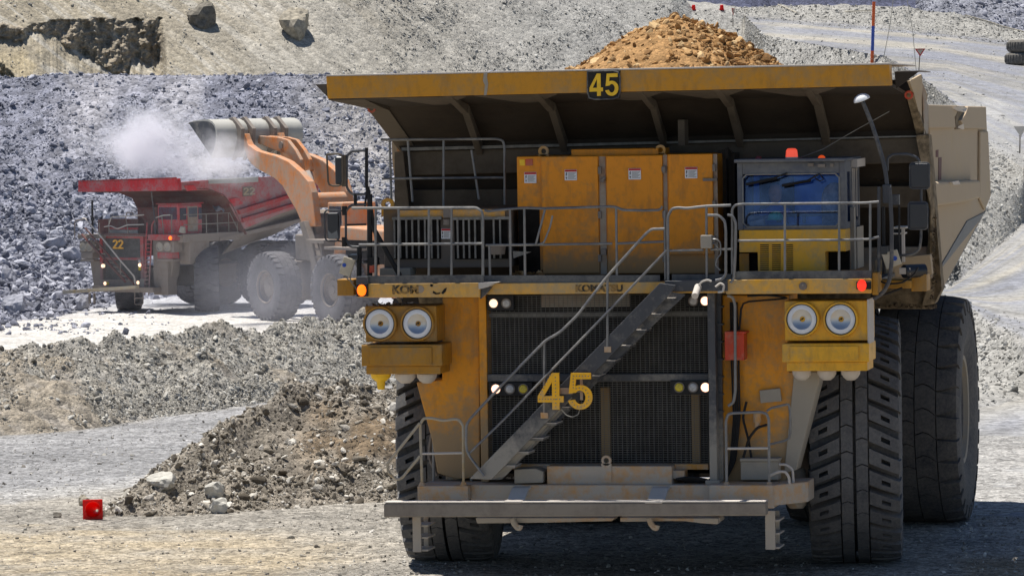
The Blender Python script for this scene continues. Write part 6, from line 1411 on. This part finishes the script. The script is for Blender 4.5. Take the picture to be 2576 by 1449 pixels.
# toppled cone: its square foot faces the road, the body lies behind
cp = PD(234, 1306, dflat(234, 1306)); d = dflat(234, 1306); sz = 50/FL*d
cone = empty('traffic_cone', cp, _t+R_(8)); tag(cone, 'red traffic cone lying on its side at the left foot of the rubble mound', 'traffic cone')
b = MB(); n_ = 32; hs = sz/2; rr = sz*.40
ci = [(rr*math.cos(6.28318*k/n_), rr*math.sin(6.28318*k/n_)) for k in range(n_)]
def sq(a):
    c, s_ = math.cos(a), math.sin(a); m_ = max(abs(c), abs(s_)); return (hs*c/m_, hs*s_/m_)
so = [sq(6.28318*k/n_) for k in range(n_)]
vs = [(x, 0, z) for x, z in ci]+[(x, 0, z) for x, z in so]+[(x, .04, z) for x, z in ci]+[(x, .04, z) for x, z in so]; fs = []
for k in range(n_):
    j = (k+1) % n_; fs += [(k, j, n_+j, n_+k), (2*n_+k, 2*n_+j, 3*n_+j, 3*n_+k), (n_+k, n_+j, 3*n_+j, 3*n_+k)]
b.add(vs, fs); o = b.build('base_plate', M['cone'], cone, bevel=.006); o.location = (0, 0, hs)
b = MB(); b.lathe((0, 0, 0), (.16, 1, -.12), [(.0, rr), (.04, rr*.98), (sz*1.9, rr*.18), (sz*1.9+.004, rr*.16), (.05, rr*.92), (.0, rr*.94)], 32, caps=(False, False)); o = b.build('cone_body', M['cone'], cone, smooth=True); o.location = (0, 0, hs)
b = MB()
for sx in (-1, 1):
    for sz_ in (-1, 1): b.box(sx*hs*.62-.02, -.02, sz_*hs*.8-.02, sx*hs*.62+.02, .0, sz_*hs*.8+.02)
b.build('foot_rib', M['cone'], cone).location = (0, 0, hs)
# give-way signs
def yield_sign(px, ytop, ybot, ybase, wpx, p, label, turn=0.0, faded=False, lean=0.0):
    d = float((np.array(p)-CP)@CF); k = d/FL
    root = empty('yield_sign', p, _t+turn); tag(root, label, 'yield sign')
    H1, H0 = (ybase-ytop)*k, (ybase-ybot)*k; w = wpx*k/2
    b = MB(); b.tube([(lean*0, 0, -.2), (lean, 0, H1*.98)], .035, 8); b.build('post', M['rib'], root)
    b = MB(); b.ext([(lean-w, -.05, H1), (lean+w, -.05, H1), (lean, -.05, H0)], (0, .03, 0)); o = b.build('sign_plate', M['lred'] if not faded else M['greybox'], root)
    c = (2*H1+H0)/3
    if faded: return root
    b = MB(); b.ext([(lean-w*.62, -.062, c+(H1-c)*.62), (lean+w*.62, -.062, c+(H1-c)*.62), (lean, -.062, c+(H0-c)*.62)], (0, .008, 0)); b.build('sign_face', M['cream'], o)
    return root
p = surf(RGT, 2309, 182); yield_sign(2316, 126, 146, 184, 27, p, 'red and white give-way sign by the ramp, just right of the truck\'s canopy', 0, False, .12)
p = surf(HIL, 1845, 68); yield_sign(1845, 22, 40, 68, 18, p, 'red and white give-way sign turned edge-on above the ore heap', R_(62))
p = surf(RGT, 2566, 384); yield_sign(2568, 318, 344, 386, 36, p, 'faded dusty give-way sign at the photo\'s right edge', R_(10), True, .05)
# two plastic drums on the crest
for px, lb in ((1743, 'left one of two red plastic drums on the skyline bank above the ore heap'), (1816, 'right one of two red plastic drums on the skyline bank above the ore heap')):
    p = surf(HIL, px, 25); k = 419/FL
    b = MB(); b.lathe((0, 0, 0), (0, 0, 1), [(0, 6.2*k), (1.5*k, 6.2*k), (1.5*k, 5.3*k), (6*k, 4.8*k), (6.2*k, 4.9*k), (7.2*k, 4.8*k), (12*k, 4.0*k), (13*k, 2.6*k)], 20)
    o = b.build('traffic_drum', M['cone'], None, smooth=True, loc=p-UP*.03); tag(o, lb, 'drum', 'red drums on the bank')
# worn tyres stacked by the ramp
p = surf(RGT, 2560, 164); d = float((np.array(p)-CP)@CF); k = d/FL
for i, (cxp, lb) in enumerate(((2588, 'lower tyre of the two worn tyres stacked beside the ramp'), (2593, 'upper tyre of the two worn tyres stacked beside the ramp'))):
    hgt = 32*k; R2 = 55*k
    b = MB(); b.lathe((0, 0, 0), (0, 0, 1), [(0, R2*.55), (0, R2*.80), (hgt*.06, R2*.93), (hgt*.2, R2), (hgt*.8, R2), (hgt*.94, R2*.93), (hgt, R2*.8), (hgt, R2*.55), (hgt*.8, R2*.5), (hgt*.2, R2*.5), (0, R2*.55)], 48, caps=(False, False))
    for j in range(40):
        a = 6.28318*j/40; c, s_ = math.cos(a), math.sin(a); b.add([(c*R2*.99-s_*R2*.03, s_*R2*.99+c*R2*.03, hgt*.18), (c*R2*.99+s_*R2*.03, s_*R2*.99-c*R2*.03, hgt*.18), (c*R2*1.03+s_*R2*.03, s_*R2*1.03-c*R2*.03, hgt*.3), (c*R2*1.03-s_*R2*.03, s_*R2*1.03+c*R2*.03, hgt*.3), (c*R2*.99-s_*R2*.03, s_*R2*.99+c*R2*.03, hgt*.84), (c*R2*.99+s_*R2*.03, s_*R2*.99-c*R2*.03, hgt*.84), (c*R2*1.03+s_*R2*.03, s_*R2*1.03-c*R2*.03, hgt*.72), (c*R2*1.03-s_*R2*.03, s_*R2*1.03+c*R2*.03, hgt*.72)], [(0, 1, 2, 3), (3, 2, 6, 7), (7, 6, 5, 4), (0, 3, 7, 4), (1, 5, 6, 2)])
    o = b.build('worn_tyre', M['tyre_w'], None, smooth=True, loc=p+RHV*((cxp-2560)*k)+FHV*(R2*.6)+UP*(i*hgt+.01)); tag(o, lb, 'tyre', 'stacked worn tyres')
# striped marker pole and the thin canes behind the canopy
p = surf(HIL, 2192, 168); d = float((np.array(p)-CP)@CF); k = d/FL
pole = empty('marker_pole', p, 0); tag(pole, 'tall orange and blue banded marker pole rising behind the truck\'s canopy', 'pole')
def along(y0, y1, r, nm, mt):
    f = lambda y: RHV*((168-y)*k*.045)+UP*((168-y)*k)
    b = MB(); b.cyl(f(y0), f(y1), r, n=16); b.build(nm, M[mt], pole, smooth=True)
M['bando'] = plain('orange_band', (.72, .13, .03), .5, 0, .4, .12, 3); M['bandb'] = plain('blue_band', (.05, .10, .42), .5, 0, .4, .12, 3)
along(170, 129, 4.2*k, 'orange_band', 'bando'); along(129, 67, 4.1*k, 'blue_band', 'bandb'); along(67, 6, 4.0*k, 'orange_band', 'bando')
for (xb_, yb_, xt, yt, lb, gr_) in ((2222, 142, 2252, -20, 'thin pale cane leaning right, nearest the banded pole', HIL), (2304, 182, 2279, -20, 'thin pale cane leaning left beside the give-way sign', RGT)):
    p = surf(gr_, xb_, yb_); k = float((np.array(p)-CP)@CF)/FL
    b = MB(); b.tube([(0, 0, -.3), tuple(RHV*((xt-xb_)*k*.5)+UP*((yb_-yt)*k*.5)+RHV*.12), tuple(RHV*((xt-xb_)*k)+UP*((yb_-yt)*k))], .9*k, 6); o = b.build('cane', M['rope'], None, smooth=True, loc=p); tag(o, lb, 'cane', 'thin canes behind the canopy')
# pale hoses trailed along the far banks
for pts_, lb in (([(1955, 2), (1975, 20), (2003, 35)], 'short pale hose running down the far bank above the ore heap'), ([(2067, 33), (2130, 32), (2198, 28)], 'straight pale hose along the far bank left of the banded pole'), ([(2427, 36), (2480, 55), (2530, 70), (2576, 82), (2640, 100)], 'long pale hose running down the far bank at top right')):
    b = MB(); b.tube([surf(RGT, x, y)+UP*.06-FHV*.25 for x, y in pts_], .06, 6); o = b.build('hose', M['rope'], None, smooth=True); tag(o, lb, 'hose', 'pale hoses on the far bank')

# ------------------------------------------------------------------ dust
def dust(name, label, c, sc, dens, nsc, seed, color=(.93, .92, .96), rz=0.0, hard=.45, lo=.42, hi=.70, shear=0.0):
    bm = bmesh.new(); bmesh.ops.create_icosphere(bm, subdivisions=4, radius=1.0); me = bpy.data.meshes.new(name); bm.to_mesh(me); bm.free()
    o = bpy.data.objects.new(name, me); COL.objects.link(o); o.location = c; o.scale = sc; o.rotation_euler = (0, shear, rz)
    mt = bpy.data.materials.new(name); mt.use_nodes = True; t = mt.node_tree; t.nodes.clear()
    out = t.nodes.new('ShaderNodeOutputMaterial'); pv = t.nodes.new('ShaderNodeVolumePrincipled'); t.links.new(pv.outputs[0], out.inputs['Volume'])
    pv.inputs['Color'].default_value = (*color, 1); pv.inputs['Anisotropy'].default_value = .15
    tc = t.nodes.new('ShaderNodeTexCoord'); ln = t.nodes.new('ShaderNodeVectorMath'); ln.operation = 'LENGTH'; t.links.new(tc.outputs['Object'], ln.inputs[0])
    no = t.nodes.new('ShaderNodeTexNoise'); no.noise_dimensions = '4D'; no.inputs['W'].default_value = seed; no.inputs['Scale'].default_value = nsc; no.inputs['Detail'].default_value = 5; no.inputs['Roughness'].default_value = .62; t.links.new(tc.outputs['Object'], no.inputs['Vector'])
    def mth(op, a, b):
        x = t.nodes.new('ShaderNodeMath'); x.operation = op
        for i, v_ in enumerate((a, b)):
            if isinstance(v_, (int, float)): x.inputs[i].default_value = v_
            else: t.links.new(v_, x.inputs[i])
        return x.outputs[0]
    fall = mth('MAXIMUM', mth('SUBTRACT', 1.0, ln.outputs['Value']), 0.0)
    def smooth(x, a0, a1, o1):
        q_ = t.nodes.new('ShaderNodeMapRange'); q_.interpolation_type = 'SMOOTHSTEP'; t.links.new(x, q_.inputs[0])
        q_.inputs[1].default_value = a0; q_.inputs[2].default_value = a1; q_.inputs[3].default_value = 0; q_.inputs[4].default_value = o1; return q_.outputs[0]
    ragged = mth('ADD', fall, mth('MULTIPLY', mth('SUBTRACT', no.outputs[0], .5), hard))
    rho = mth('MULTIPLY', smooth(ragged, lo, hi, dens), smooth(fall, .01, .30, 1.0))
    t.links.new(rho, pv.inputs['Density']); me.materials.append(mt)
    tag(o, label, 'dust', kind='stuff'); return o
k = 255/FL
dust('dust_cloud', 'pale dust billowing above the red truck\'s tray', Vector(PD(395, 372, 262.0)), (250*k, 3.8, 165*k), 1.0, 2.3, 1.3, rz=_t, hard=2.6, lo=.22, hi=1.15, shear=R_(26))
dust('dust_cloud', 'dust spilling from under the loader\'s bucket', Vector(PD(560, 405, 238.0)), (120*k, 2.2, 95*k), .75, 2.0, 2.9, rz=_t, hard=2.0, lo=.2, hi=1.0, shear=R_(10))
dust('dust_cloud', 'thin dust hanging round the loader\'s wheels', Vector(PD(720, 745, 233.0)), (350*k, 4.5, 170*k), .05, 1.8, 4.1, (.62, .63, .72), rz=_t, hard=1.0, lo=.1, hi=.8)  # grey-blue tint puts shadow into the dust's colour
dust('dust_haze', 'faint dust hanging in front of the red truck', Vector(PD(540, 640, 228.0)), (560*k, 6.0, 260*k), .006, 1.2, 7.7, (.84, .86, .96), rz=_t, hard=.5, lo=.05, hi=.7)
dust('dust_haze', 'pale dust drifting over the ramp at the right edge', Vector(PD(2490, 315, 200.0)), (190*200/FL, 4.0, 130*200/FL), .05, 1.3, 9.3, (.93, .93, .95), rz=_t, hard=.9, lo=.1, hi=.9)
